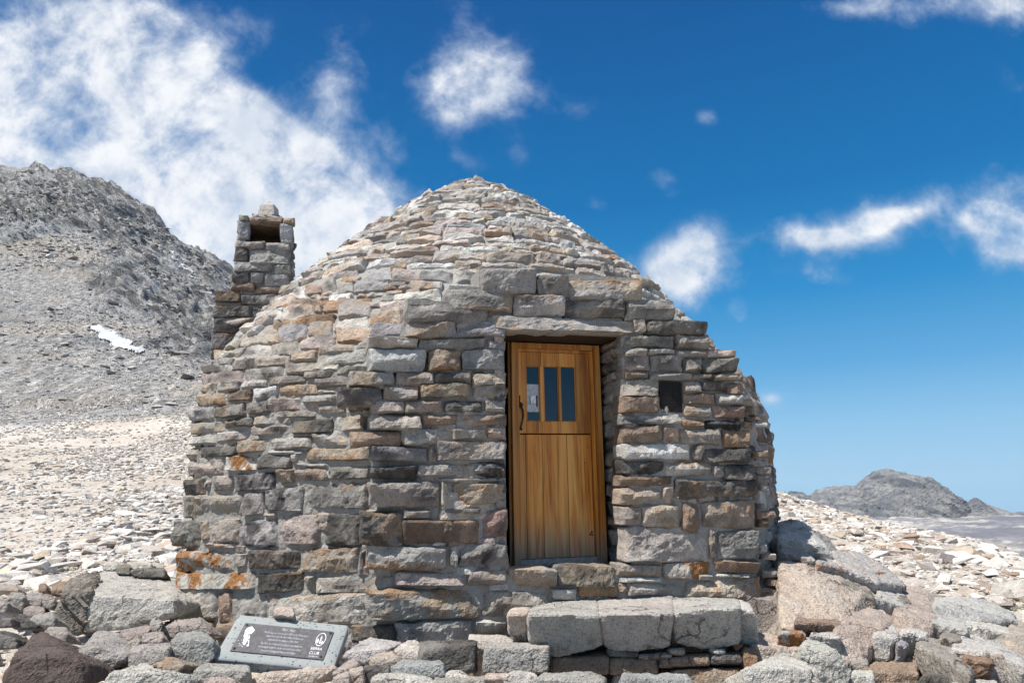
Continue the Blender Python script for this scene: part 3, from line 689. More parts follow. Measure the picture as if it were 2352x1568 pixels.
# bevelled, slightly uneven slab
nu,nv=40,20
S,T,q,bd=gridf(nu,nv); m=np.maximum(np.abs(S),np.abs(T)); pn=(np.abs(S)**60+np.abs(T)**26+1e-9)**(1/26.); sc=np.where(pn>m,m/pn,1.)
base=tl[None]+X[None]*((S*sc+1)/2*Wm)[:,None]-Yv[None]*((1-T*sc)/2*Hm)[:,None]
v=base+N[None]*(-.012*m**18+.002*fbm(base*20,3,5))[:,None]; bk=base[bd]-N[None]*.085; n=len(v); i=np.arange(len(bd)); j=(i+1)%len(bd)
s0.add(np.concatenate([v,bk]),np.concatenate([q,np.stack([bd[j],bd[i],n+i,n+j],1)]),(.4,.4,.4,0))
s0.add(bk,[tuple(range(len(bd)))],(.4,.4,.4,0))
s0.build('slab',concrete(),slab,smooth=True)
(xa,ya),(xb,yb),(xc,yc),(xd,yd)=Sp(515,330),Sp(1685,460),Sp(1550,838),Sp(362,692)
x0=(xa+xd)/2;x1=(xb+xc)/2;y1=(ya+yb)/2;y0=(yc+yd)/2
PO=tl+X*((x0+x1)/2)+Yv*((y0+y1)/2); pwid=x1-x0; phei=y1-y0
pm_=MB(); pm_.box(PO-X*pwid/2-Yv*phei/2+N*.001,X*pwid,Yv*phei,N*.007)
M_plate=simple('grey_plate',(.105,.10,.103),.45,.2,None,.4)
plate=pm_.build('inscribed_plate',M_plate,slab,bevel=.001)
M_white=simple('white_engraving',(.72,.72,.75),.6); M_pale=simple('pale_engraving',(.42,.42,.46),.6)
tx=MB(); PN=PO+N*.0085
def line(s,y,fit,size,ox=-.0,shear=.35): place(tx,text_mesh(s,size,.0006,shear),PN,X,Yv,N,fit=fit*pwid,ox=ox*pwid,oy=y*phei)
line('Muir Hut',.385,.155,.036,.0)
line('This building was constructed in 1931 by the Sierra Club in',.235,.50,.026)
line('cooperation with the Sierra National Forest and',.115,.41,.026)
line('dedicated to the memory of John Muir.',-.005,.33,.026)
line('The Muir Hut is intended as a temporary shelter for',-.15,.46,.026)
line('hikers caught in storms on this exposed section of trail.',-.27,.47,.026)
line('Overnight camping and fires are prohibited.',-.395,.38,.026)
tx.build('inscription',M_pale,slab); 
tw=MB()
place(tw,text_mesh('SIERRA',.031,.0008,.1),PN,X,Yv,N,fit=.125*pwid,ox=.385*pwid,oy=-.165*phei)
place(tw,text_mesh('CLUB',.034,.0008,.1),PN,X,Yv,N,fit=.105*pwid,ox=.38*pwid,oy=-.315*phei)
place(tw,text_mesh('FOUNDED 1892',.012,.0006,.1),PN,X,Yv,N,fit=.10*pwid,ox=.385*pwid,oy=-.43*phei)
def flat(mb,pts,o=0.,z=.0): mb.add([PN+X*(a*pwid)+Yv*(b*phei)+N*z for a,b in pts]+[PN+X*(a*pwid)+Yv*(b*phei)+N*(z+.001) for a,b in pts],[tuple(range(len(pts)))[::-1],tuple(range(len(pts),2*len(pts)))]+[(i,(i+1)%len(pts),len(pts)+(i+1)%len(pts),len(pts)+i) for i in range(len(pts))])
# oval emblem: ring, tree trunk and fan of foliage, valley below
cx_,cy_,ra,rb_=.395,.17,.052,.235
for k in range(40):
    a0_,a1_=2*math.pi*k/40,2*math.pi*(k+1)/40
    flat(tw,[(cx_+ra*f*math.cos(a),cy_+rb_*f*math.sin(a)) for f,a in ((1,a0_),(1,a1_),(.90,a1_),(.90,a0_))])
flat(tw,[(cx_-.005,cy_-.16),(cx_+.005,cy_-.16),(cx_+.003,cy_+.12),(cx_-.003,cy_+.12)])
for k in range(5):
    yy=cy_+.14-k*.055; w=.008+.005*k
    flat(tw,[(cx_-w,yy-.02),(cx_-.004,yy+.01),(cx_-.004,yy-.005)]); flat(tw,[(cx_+w,yy-.02),(cx_+.004,yy-.005),(cx_+.004,yy+.01)])
flat(tw,[(cx_-.044,cy_-.02),(cx_-.03,cy_+.03),(cx_-.018,cy_-.06),(cx_-.020,cy_-.13),(cx_-.036,cy_-.12)])
flat(tw,[(cx_+.01,cy_-.10),(cx_+.03,cy_-.05),(cx_+.04,cy_-.10),(cx_+.03,cy_-.14),(cx_+.012,cy_-.15)])
# white engraved standing figure with a few leaves at its foot, traced as a flat mark
def Pq(x,y):
    a,b=Sp(x,y); return ((a-(x0+x1)/2)/pwid,(b-(y0+y1)/2)/phei)
flat(tw,[Pq(*p) for p in ((590,398),(625,390),(655,440),(635,465),(600,490),(575,485),(560,520),(520,500),(530,440),(560,410))])
flat(tw,[Pq(*p) for p in ((530,500),(560,525),(590,500),(592,540),(565,560),(545,600),(525,635),(500,630),(502,590),(515,540))])
flat(tw,[Pq(*p) for p in ((565,570),(585,560),(580,610),(578,645),(555,650),(542,630),(562,632),(570,610))])
flat(tw,[Pq(*p) for p in ((520,490),(530,492),(512,530),(504,528))])
for x,y in ((440,572),(485,568),(455,610),(492,600),(465,632),(478,645),(450,645),(495,652)): flat(tw,[Pq(x-5,y),Pq(x,y-6),Pq(x+6,y),Pq(x,y+5)])
tw.build('emblem',M_white,slab)
for o in list(slab.children):
    if o.name.split('.')[0] in ('inscription','emblem'): o.parent=plate
for a,b in ((-.47,.42),(.47,.42),(-.47,-.42),(.465,-.42)):
    m_=MB(); p=PN+X*a*pwid+Yv*b*phei; tube(m_,[p,p+N*.003,p+N*.005],[.010,.010,.006],12); o=m_.build('screw',M_iron,slab,smooth=False); o.parent=plate



# ------------------------------------------------------------------ individually placed rocks
# name, crop, depth, max thickness, colour, back points / ridge points / bottom points, label
PAL['q']=(.135,.108,.098,-.1); PAL['W']=(.475,.46,.435,0); PAL['x']=(.47,.405,.355,.15); PAL['y']=(.30,.265,.235,-.3)
RK='''boulder|6|4.25|1.0|q|360,1095 420,1120|120,1330 640,1310 740,1400|-10,1600 770,1600|large dark brown pyramid-shaped boulder in the bottom left corner of the photo
boulder|6|4.6|.8|g|870,1110 960,1085 1100,1115|700,1290 900,1240 1170,1300|690,1400 770,1530 880,1520 1160,1340|grey boulder with a pale streaked top right of the dark brown pyramid boulder
rock|6|4.6|.6|g|1230,1210 1560,1200|1190,1290 1390,1320 1560,1240|1190,1430 1380,1410 1540,1340|flat-topped grey block between the streaked boulder and the round rough stone
rock|6|4.65|.5|b|1640,1100 1800,1088 1900,1112|1570,1190 1750,1170 1960,1190|1575,1310 1700,1400 1850,1425 1960,1340|round rough grey stone just left of the memorial slab
rock|6|4.4|.4|o|1560,1320|1390,1400 1560,1420 1690,1390|1500,1445 1620,1490 1690,1410|tan wedge stone with a rusty end below the round rough stone
boulder|6|4.15|.9|w|1300,1385 1500,1440|1000,1480 1560,1490 1640,1560|900,1640 1650,1640|broad pale boulder top at the bottom edge left of the memorial slab
rock|2|4.4|.4|g|290,1463 520,1470|225,1500 530,1503|230,1560 480,1575|long grey stone lying just under the lower edge of the memorial slab
boulder|6|5.9|1.4|W|890,560 1060,540 1600,600|820,760 1300,850 1600,800|770,1100 1100,1080 1400,1010 1600,940|smooth pale bedrock slab beside the left corner of the hut
outcrop|6|5.9|.7|y|640,640 760,585 880,560|600,760 760,780 825,740|500,990 600,1000 700,1110 770,1060|dark layered outcrop on the left side of the smooth pale slab
rock|6|6.2|.5|g|100,735 220,735|60,790 220,770|70,920 190,965|upright grey block near the left edge behind the dark boulder
rock|6|6.3|.4|g|260,735 380,730|230,800 400,800|220,860 370,860|grey block left of the small hexagonal cobble
rock|6|6.1|.4|p|290,850 400,870|210,885 410,900|220,950 400,955|pinkish block lying under two grey blocks at left
rock|6|6.0|.3|t|420,745 470,765|375,790 500,810|400,870 470,882 500,850|small hexagonal cobble perched on grey blocks at left
rock|6|5.6|.5|d|180,930 240,950|130,965 340,1000|130,1065 340,1065|dark smooth rock behind the dark brown pyramid boulder
rock|6|5.6|.4|g|300,955 480,915|280,985 500,965|330,1035 500,1045|flat grey stone overlapping the dark smooth rock
rock|6|6.0|.5|g|-30,800 50,810|-30,845 70,835|-30,925 60,925|grey rounded block cut by the left edge of the photo, upper of three
rock|6|5.5|.5|d|-30,915 60,930|-30,960 110,980|-30,1045 100,1045|dark brown-grey block cut by the left edge, middle of three
rock|6|4.9|.5|d|-30,1085 100,1100|-30,1130 150,1160|-30,1250 150,1250|dark grey block cut by the left edge, lowest of three
rock|6|5.1|.4|t|440,1050 600,1050|400,1110 620,1110|430,1190 600,1200|brown split block between the dark pyramid boulder and the layered outcrop
rock|6|5.0|.3|p|1120,1085 1370,1035|1110,1120 1380,1075|1150,1185 1370,1125|long tan-pink stone lying below the smooth pale slab
rock|6|4.8|.3|t|1270,1140|1150,1190 1290,1175|1170,1275 1280,1235|small tan wedge right of the streaked grey boulder
rock|6|4.85|.3|p|1340,1090 1480,1090|1300,1150 1500,1150|1300,1200 1490,1200|pink-grey cobble above the flat-topped grey block
rock|6|5.05|.25|g|1390,985 1480,985|1380,1010 1485,1010|1385,1090 1480,1085|small square grey block against the pale slab's lower right
rock|6|5.15|.4|t|1600,985 1850,965|1500,1060 1850,1010|1520,1160 1750,1150 1950,1120|rough tan stone with a black patch at the foot of the hut's left corner
rock|6|7.0|.4|y|1090,475 1190,488|1070,500 1195,505|1080,560 1190,572|small dark brown block on top behind the smooth pale slab
rock|6|7.3|.5|w|1230,452 1350,450|1190,480 1390,480|1200,530 1390,530|pale grey rock right of the small dark brown block
rock|6|7.4|.4|w|1000,450 1070,450|940,480 1080,480|950,530 1070,535|pale tan rock left of the small dark brown block
rock|6|6.9|.3|d|1250,510 1500,515|1195,540 1520,540|1240,592 1500,592|low dark rock wedged behind the smooth pale slab
rock|6|7.1|.3|o|70,665 140,668|40,695 165,700|45,730 165,730|brown angular stone at the upper edge of the left block pile
rock|6|7.2|.3|t|-20,655 50,660|-20,690 65,690|-20,720 60,720|tan stone cut by the left edge above the grey blocks
rock|6|6.7|.4|r|500,650 620,635|480,700 640,700|480,760 640,765|brown slab leaning against the layered outcrop
rock|6|6.6|.3|x|640,640 720,650|625,690 725,690|630,745 720,745|small orange-tan slab beside the layered outcrop
rock|6|6.9|.25|r|370,655 415,655|360,690 425,690|360,725 420,725|small upright brown stone above the hexagonal cobble
rock|7|4.75|.7|W|480,240 900,310|150,440 560,440 800,360|120,520 400,590 520,570|pale flat slab right of the memorial slab at the foot of the wall
rock|7|4.7|.5|w|980,275 1100,280 1140,310|790,400 1130,430|880,530 1120,540|cream-pink stone between the pale flat slab and the dark wedge block
rock|7|4.6|.4|x|600,430 780,385|490,520 800,490|480,620 720,650 880,540|orange-tan rough stone in front of the pale flat slab
rock|7|4.65|.6|d|1140,290 1640,300 1880,285|1140,460 1500,380 1880,325|1140,545 1500,665 1860,725|wedge-shaped dark-faced block with a flat pale top, left of the entry step
rock|4|4.6|.5|g|120,1193 540,1198|110,1225 550,1222|90,1380 110,1415 540,1395|squared grey block at the left front of the entry step
rock|4|4.95|.6|w|0,1135 240,1140|-10,1185 340,1190|-10,1240 340,1240|low pale slab wedged behind the squared grey block
rock|7|4.4|.4|b|900,535 1400,545|760,620 1460,590|750,710 1000,785 1460,770|bluish grey block with a flat top below the dark wedge block
rock|7|4.3|.3|x|240,640 390,620|220,675 400,655|220,900 400,900|upright orange-tan stone at the bottom edge
rock|7|4.35|.3|d|420,610 730,600|400,660 740,640|400,900 500,890 740,710|dark grey rough stone right of the upright orange-tan stone
rock|7|4.4|.25|p|200,550 290,522|0,690 330,580|10,745 150,705 330,610|thin pinkish slab pointing down-left beside the memorial slab
rock|7|4.25|.3|p|60,720 200,680|0,785 215,730|-20,920 210,920|pink-grey stone at the bottom edge below the thin pinkish slab
rock|7|4.15|.5|w|600,720 900,705 1300,770|500,775 1000,805 1310,810|500,940 1310,940|long cream stone along the bottom edge under the bluish grey block
rock|7|4.3|.25|w|1520,665 1690,660|1480,710 1780,745|1480,790 1800,790|small pale stone under the dark wedge block's lower edge
rock|7|4.15|.4|g|1350,770 1980,765|1320,812 2000,795|1320,940 2000,940|flat grey stone at the bottom edge left of the entry step
rock|7|4.25|.25|x|2020,705 2280,712|2000,730 2300,740|2000,790 2300,790|small orange stone in front of the squared grey block
rock|4|4.2|.5|g|520,1400 830,1387 930,1430|450,1440 930,1460|420,1560 940,1560|grey lumpy stone at the bottom edge below the left end of the step
rock|4|4.2|.5|b|1060,1400 1480,1405|1050,1430 1540,1445|1050,1560 1545,1560|light grey smooth block at the bottom edge below the middle of the step
rock|4|4.25|.3|w|300,1380 420,1385|240,1410 470,1420|230,1480 470,1480|cream broken stone at the bottom edge below the squared grey block
rock|10|4.6|.6|x|1100,860 1680,855|640,1040 1400,1040 1690,925|600,1150 1400,1150 1690,960|flat yellowish slab overlapping the lower right corner of the memorial slab
rock|10|4.2|.3|p|60,1045 330,1045|0,1075 400,1085|-10,1180 420,1180|low pinkish stone at the bottom edge under the memorial slab
rock|10|4.98|.12|x|925,122 1160,116|905,190 1172,200|910,226 1165,250|small tan stone resting on the top edge of the memorial slab
boulder|4|4.9|.8|x|1990,1118 2280,1190|1960,1215 2300,1235|1960,1310 2060,1380 2290,1300|pink-topped boulder tucked right of the entry step
boulder|8|4.3|.9|W|240,1365 290,1375|0,1475 110,1470 480,1480|0,1640 480,1640|large pale angular boulder at the bottom right of the entry step
boulder|8|4.5|.8|W|380,1255 470,1290|370,1390 600,1350 700,1490|490,1500 690,1640 500,1640|large smooth pale boulder with a crack, right of the angular pale one
rock|8|5.3|.3|O|250,1205 340,1200|220,1235 390,1240|240,1275 370,1275|white stone with bright orange lichen lying beside the hut's right corner
rock|8|5.6|.4|r|350,1135 610,1150|330,1165 625,1180|360,1215 600,1230|brown flat stone lying against the pink rock face right of the hut
boulder|8|7.5|1.2|W|230,500 330,490 400,515|220,600 480,640 560,695|230,710 560,780|pale grey slab rising highest beside the hut's right wall
boulder|8|7.1|1.0|W|590,690 760,700 920,800|600,780 860,890 1040,910|700,920 1040,960|pale blue-grey slab right of the orange lichened rocks
boulder|8|6.3|1.6|x|240,760 420,740 600,830 800,930|240,800 410,830 760,970|250,1170 600,1190 720,1130 870,1050|big pinkish rock face right of the hut, half in its shadow
rock|8|6.8|.6|g|260,645 330,650 420,720|225,690 440,745|240,770 450,780|grey rock wedged between the hut wall and the highest pale slab
rock|8|6.7|.5|O|480,730 560,722 660,760|475,780 600,790 690,830|500,850 650,880 720,880|white rock crusted with orange lichen on the ridge right of the hut
rock|8|6.9|.3|O|870,805 930,805|860,830 930,835|860,870 920,870|small rock with orange lichen right of the larger lichened one
rock|8|6.5|.5|y|660,860 760,900|640,890 850,1000|700,960 900,1050|dark brown cracked rock running down from the lichened rock
boulder|8|5.5|1.0|x|740,1060 880,1055 1000,1150|600,1200 900,1210|570,1320 640,1405 760,1425 850,1290|big rounded pinkish boulder in the middle of the right outcrop
rock|8|5.35|.5|w|860,1180 950,1150 1010,1200|850,1250 1000,1265|840,1370 930,1405 1000,1340|cream broken rock right of the big rounded pinkish boulder
boulder|8|4.95|.8|t|1200,1240 1300,1280 1500,1460|1150,1310 1400,1425 1490,1500|1150,1395 1380,1515 1480,1525|brown-faced angular block with a pink top in the lower right outcrop
rock|8|4.8|.8|p|1740,1350 1900,1440|1690,1380 1900,1520|1700,1450 1900,1640|brown-edged slab cut by the right edge of the photo near the bottom
rock|8|5.4|.6|w|1480,1210 1600,1270|1370,1330 1610,1370|1400,1425 1630,1405|cream block above the brown-faced angular block
rock|8|5.3|.6|W|1620,1270 1700,1310 1830,1390|1600,1340 1850,1440|1640,1400 1840,1480|pale block near the right edge, right of the cream block
boulder|8|6.8|1.1|W|1260,1010 1500,1000 1750,1090|1270,1060 1500,1090 1780,1160|1300,1200 1780,1230|broad smooth bluish slab at the far right above the outcrop
boulder|8|6.0|.8|x|1050,930 1180,950 1300,1080|1000,1100 1250,1160|1020,1290 1200,1300|rugged pinkish boulder in the centre of the right outcrop
rock|8|5.9|.6|W|1280,1060 1430,1100 1480,1170|1190,1150 1470,1220|1260,1260 1450,1270|cream rock below the broad bluish slab
rock|8|5.7|.6|w|1500,1125 1760,1190|1480,1180 1770,1240|1560,1300 1740,1310|long cream rock with a dark hollow at the right of the outcrop
rock|8|4.85|.3|t|730,1390 800,1400|700,1430 810,1440|730,1475 800,1490|brown cobble right of the large smooth cracked boulder
rock|8|5.1|.3|b|1020,1270 1060,1275|1010,1310 1065,1320|1015,1360 1055,1365|small bluish cobble wedged in the middle of the right outcrop
rock|8|4.75|.7|r|850,1425 1130,1405|760,1490 1140,1500|750,1640 1150,1640|brown jagged rock at the bottom edge in the right outcrop
rock|8|4.6|.5|d|1240,1490 1400,1500|1190,1520 1440,1540|1190,1640 1440,1640|dark rock in a hollow at the bottom edge of the right outcrop
rock|8|4.45|.5|w|1480,1540 1660,1545|1400,1570 1700,1590|1400,1640 1700,1650|pale rock at the bottom edge right of the dark rock
rock|8|5.05|.4|R|1500,1365 1600,1370|1460,1400 1640,1420|1480,1480 1600,1495|rusty brown rock with a shaded hollow in the right outcrop
boulder|8|4.75|.7|g|1640,1410 1800,1440|1590,1460 1850,1540|1590,1640 1860,1640|light grey boulder in the bottom right corner of the photo
rock|8|5.3|.4|y|1340,1220 1400,1225|1300,1260 1430,1280|1330,1330 1430,1340|dark brown rounded rock behind the brown-faced angular block
rock|8|5.9|.6|x|1790,1150 1880,1170|1740,1240 1900,1260|1750,1400 1900,1420|tan fractured rock cut by the right edge of the photo, above the brown-edged slab
rock|8|5.35|.4|w|450,1215 600,1225|430,1250 620,1265|460,1300 600,1310|low pale stone below the brown flat stone
rock|8|4.6|.4|w|720,1480 840,1480|700,1510 850,1530|700,1640 860,1640|small pale jagged rock at the bottom edge right of the cracked boulder
rock|8|6.4|.25|d|1030,980 1075,985|1015,1000 1090,1030|1030,1040 1085,1050|small dark rock on the pink outcrop below the bluish slab
rock|8|6.3|.7|w|900,930 1040,930|860,1000 1060,1060|900,1100 1060,1160|cream rock between the big pink face and the rugged pinkish boulder
rock|8|5.6|.5|w|1060,1180 1180,1170|1040,1240 1200,1260|1060,1330 1180,1340|grey-pink broken rock left of the brown-faced angular block'''
SX=np.array([1640,1790,1880,1950,2000,2060,2120,2200,2352,2600]); SY=np.array([1200,1205,1205,1275,1298,1345,1372,1400,1450,1520])
su=np.array([ray(a,b)[0]/ray(a,b)[1] for a,b in zip(SX,SY)]); sk=np.array([kk(a,b) for a,b in zip(SX,SY)])
def zS(x,y):
    u=x/np.maximum(y,1.); zc=np.interp(u,su,sk)*7.6; t=(y-4.5)/3.1
    return np.where(t<=1,-1.27+(zc+1.27)*np.clip(t,-.3,1),zc-(y-7.6)*.25)
def depthS(x,y,raise_=0.):
    r=ray(x,y); r=r/r[1]; T=np.linspace(3.6,8.6,600); f=r[2]*T-(zS(r[0]*T,T)+raise_); i=np.where(f<0)[0]
    return T[i[0]] if len(i) else 7.9
def spec_pts(cr,Y,D,B,R,Bo,YB=None,under=-.02):
    bp=lambda s:[tuple(float(q) for q in t.split(',')) for t in s.split()]
    B,R,Bo=[[cp(cr,*p) for p in bp(s)] for s in (B,R,Bo)]
    if cr==8 and Y>4.9:
        A_=np.array(B+R+Bo); g_=A_.mean(0); B,R,Bo=[[tuple(g_+(np.array(p)-g_)*1.10) for p in s_] for s_ in (B,R,Bo)]
        pts=[at(*p,depthS(*p,.0)) for p in B]+[at(*p,depthS(*p,.13)-.03) for p in R]+[at(*p,depthS(*p,0.)) for p in Bo]
        return pts+[p-np.array([0,-.15,.35]) for p in pts]
    zr_=np.mean([kk(*p)*Y for p in R]); pts=[at(*p,Y) for p in R]
    for i,p in enumerate(Bo): pts.append(at(*p,Y+under))
    bk=[]
    for p in B:
        k=kk(*p); Yb=zr_/k if k<-.01 else Y+D; Yb=min(max(Yb,Y+D*.45),Y+D) if YB is None else YB; bk.append(at(*p,Yb))
    pts+=bk; zb=min(p[2] for p in pts); 
    for p in bk: pts.append(np.array([p[0],p[1],min(zb,p[2]-.1)]))
    for p in [at(*q,Y) for q in Bo]: pts.append(p*1.0+np.array([0,D*.5,-.05]))
    return pts
for i,ln in enumerate(RK.split('\n')):
    nm,cr,Y,D,code,B,R,Bo,lab=ln.split('|'); Y=float(Y); D=float(D)
    pts=spec_pts(int(cr),Y,D,B,R,Bo)
    size=np.ptp(np.array(pts),axis=0).max()
    c=colr(code,.06)
    grp='rocks of the left foreground pile' if cr in '6' else ('rocks of the right outcrop' if cr=='8' else 'rocks along the foot of the hut')
    rock_obj(nm,pts,c,lab,nm if nm!='outcrop' else 'outcrop',grp,voxel=float(np.clip(size/62,.009,.026)),amp=.009+.009*min(size,1.2),seed=500+i,chips=int(i%3==0),freq=6. if size<.8 else 4.,strata=.03 if nm=='outcrop' else 0.)
# fractured bedrock under the right-hand rocks
def bedrock():
    gx=np.arange(1.75,8.2,.028); gy=np.arange(3.9,8.9,.028); X,Y=np.meshgrid(gx,gy); X=X.ravel();Y=Y.ravel(); Z=zS(X,Y)-.13
    q=np.stack([X,Y,Z*0],1); w_=q+np.stack([fbm(q*1.5,3,61),fbm(q*1.5,3,62),X*0],1)*.45
    rs=np.random.RandomState(5); pc=np.stack([rs.uniform(2,8.5,150),rs.uniform(3.5,9,150)],1); hh=rs.uniform(-.16,.13,150); tl_=rs.normal(0,.22,(150,2)); cz=rs.rand(150)
    d=((w_[:,None,:2]-pc[None])**2).sum(2); i=d.argmin(1); d1=np.sqrt(d.min(1)); d.sort(axis=1); d2=np.sqrt(d[:,1])
    Z+=hh[i]+((w_[:,:2]-pc[i])*tl_[i]).sum(1)-.13*(1-sstep(0,.07,d2-d1))
    Z+=ridged(q*np.array([3,2,1])+4,4,63)*.05+fbm(q*9,4,64)*.025
    Z-=(1-sstep(1.9,2.3,X))*.35*(Y<6)+(1-sstep(4.3,4.9,Y))*(1-sstep(2.,2.6,X))*.5+sstep(8.3,8.9,Y)*.6
    c=np.zeros((len(X),4)); base=np.array([[.46,.39,.34],[.44,.42,.40],[.40,.36,.33]])[(cz[i]*2.99).astype(int)]; c[:,:3]=base; c[:,3]=np.where(cz[i]>.85,.5,-.15)
    # keep clear of the hut
    a=np.arange(len(X)).reshape(len(gy),-1); V=np.stack([X,Y,Z],1)
    fq=np.stack([a[:-1,:-1].ravel(),a[:-1,1:].ravel(),a[1:,1:].ravel(),a[1:,:-1].ravel()],1)
    mb=MB(); mb.add(V,fq,c); o=mb.build('bedrock',M_rock,None,smooth=False); meta(o,'fractured pinkish granite bedrock under the rocks right of the hut','bedrock',kind='structure')
bedrock()
# entry step of big blocks on small stones
step=root('entry_step',at(1450,1470,5.1),'massive pale-topped granite block step in front of the wooden door','step')
ST=[('block',4.75,5.6,'x','290,950 420,945','262,985 405,985','265,1130 400,1190'),
('block',4.6,5.75,'g','430,945 640,905 880,893','408,992 600,1000 893,1003','412,1190 600,1300 920,1212'),
('block',4.62,5.85,'g','885,890 1400,872','897,1003 1150,1003 1408,992','910,1180 1000,1268 1380,1222'),
('block',4.66,5.95,'g','1400,872 1860,895','1412,992 1640,960 1868,948','1412,1200 1700,1238 1866,1185'),
('block',4.85,5.9,'w','1855,898 1930,925','1872,955 1965,990','1868,1190 1995,1212')]
for i,(nm,Y,YB,code,B,R,Bo) in enumerate(ST):
    pts=spec_pts(4,Y,.9,B,R,Bo,YB=YB,under=.13); rock_obj(nm,pts,colr(code,.05)*np.array([1.2,1.2,1.2,1]),voxel=.016,amp=.013,seed=900+i,parent=step,freq=5.,chips=0)
US=[('580,1240 960,1235','580,1300 960,1290','580,1420 960,1410','r'),('970,1270 1300,1270','970,1300 1300,1300','975,1410 1295,1405','r'),('1165,1255 1390,1245','1165,1275 1390,1265','1170,1295 1390,1285','t'),
('1310,1270 1655,1250','1310,1300 1655,1275','1310,1360 1650,1335','r'),('1665,1250 1875,1255','1665,1265 1875,1270','1670,1325 1875,1325','d'),('1390,1360 1870,1345','1390,1380 1870,1375','1385,1520 1860,1520','o'),
('1895,1215 1980,1225','1890,1250 1990,1290','1900,1370 1980,1375','R'),('1380,1220 1480,1215','1375,1235 1480,1235','1380,1260 1470,1258','t'),('1675,1225 1760,1228','1670,1238 1760,1242','1680,1256 1755,1256','w'),('1000,1400 1380,1400','1000,1420 1380,1425','1000,1520 1380,1520','t'),('950,1210 1160,1215','950,1235 1160,1240','960,1280 1160,1282','d')]
for i,(B,R,Bo,code) in enumerate(US):
    pts=spec_pts(4,4.74,.5,B,R,Bo); rock_obj('packing_stone',pts,colr(code,.08),voxel=.013,amp=.010,seed=950+i,parent=step)
# ------------------------------------------------------------------ terrain
def K(x,y): return kk(x,y)
def U(x,y): r=ray(x,y); return r[0]/r[1]
# ridge of the left mountain (pixel outline -> slope ratio)
RL=[(-500,520),(-250,430),(0,385),(60,384),(130,390),(180,403),(230,420),(280,452),(330,490),(375,522),(420,560),(460,582),(490,600),(530,640),(600,690),(700,760),(850,850),(1000,960),(1150,1040)]
ruL=np.array([U(*p) for p in RL]); rkL=np.array([K(*p) for p in RL])
RC=[(1500,1100),(1700,1118),(1789,1130),(1850,1150),(1901,1167),(1950,1180),(2007,1192),(2100,1212),(2213,1235),(2282,1253),(2352,1293),(2500,1370),(2800,1500)]
ruC=np.array([U(*p) for p in RC]); rkC=np.array([K(*p) for p in RC])
YL=np.array([0,6,10.5,17,28,50,85,130.]); ZL=np.array([-1.5,-1.45,-1.45,-1.42,-1.05,.7,5.6,15.3])
def Hn(x,y):
    """terrain height, camera-relative"""
    x=np.asarray(x,float);y=np.asarray(y,float); Y=np.maximum(y,.1); u=x/np.maximum(y,3.); r=np.hypot(x,y)
    u=np.where(y<3,np.clip(x/3.,-3,3),u)
    # left side
    z=np.interp(Y,YL,ZL); k2=np.interp(u,ruL,rkL)
    D=560.; tt=np.clip((Y-130)/(D-130),0,1.0)
    kk_=.118+(np.maximum(k2,.1)-.118)*(tt**.72); zl=np.where(Y>130,Y*kk_,z)
    zl=np.where(Y>D,D*np.maximum(k2,.1)-(Y-D)*.25,zl)
    # right side: near shoulder with a crest then a drop into the basin
    kc=np.interp(u,ruC,rkC); Yc=np.interp(u,[.2,.45,.8],[70,52,40])
    zc=kc*Yc; a=np.clip((Y-5)/(Yc-5),0,1)
    zrr=-1.45+(zc+1.45)*(a**1.5) - 0.0
    zrr=np.where(Y>Yc,zc-(Y-Yc)*.22,zrr); zrr=np.maximum(zrr,-105-np.clip(Y-1850,0,1e5)*.35)
    w=sstep(-.05,.25,u)
    zf=zl*(1-w)+zrr*w
    zb_=-1.5-np.clip(-y,0,400)*.02-np.clip(r-10,0,2000)*.015
    bl=sstep(-6,3,y)
    return zb_*(1-bl)+zf*bl
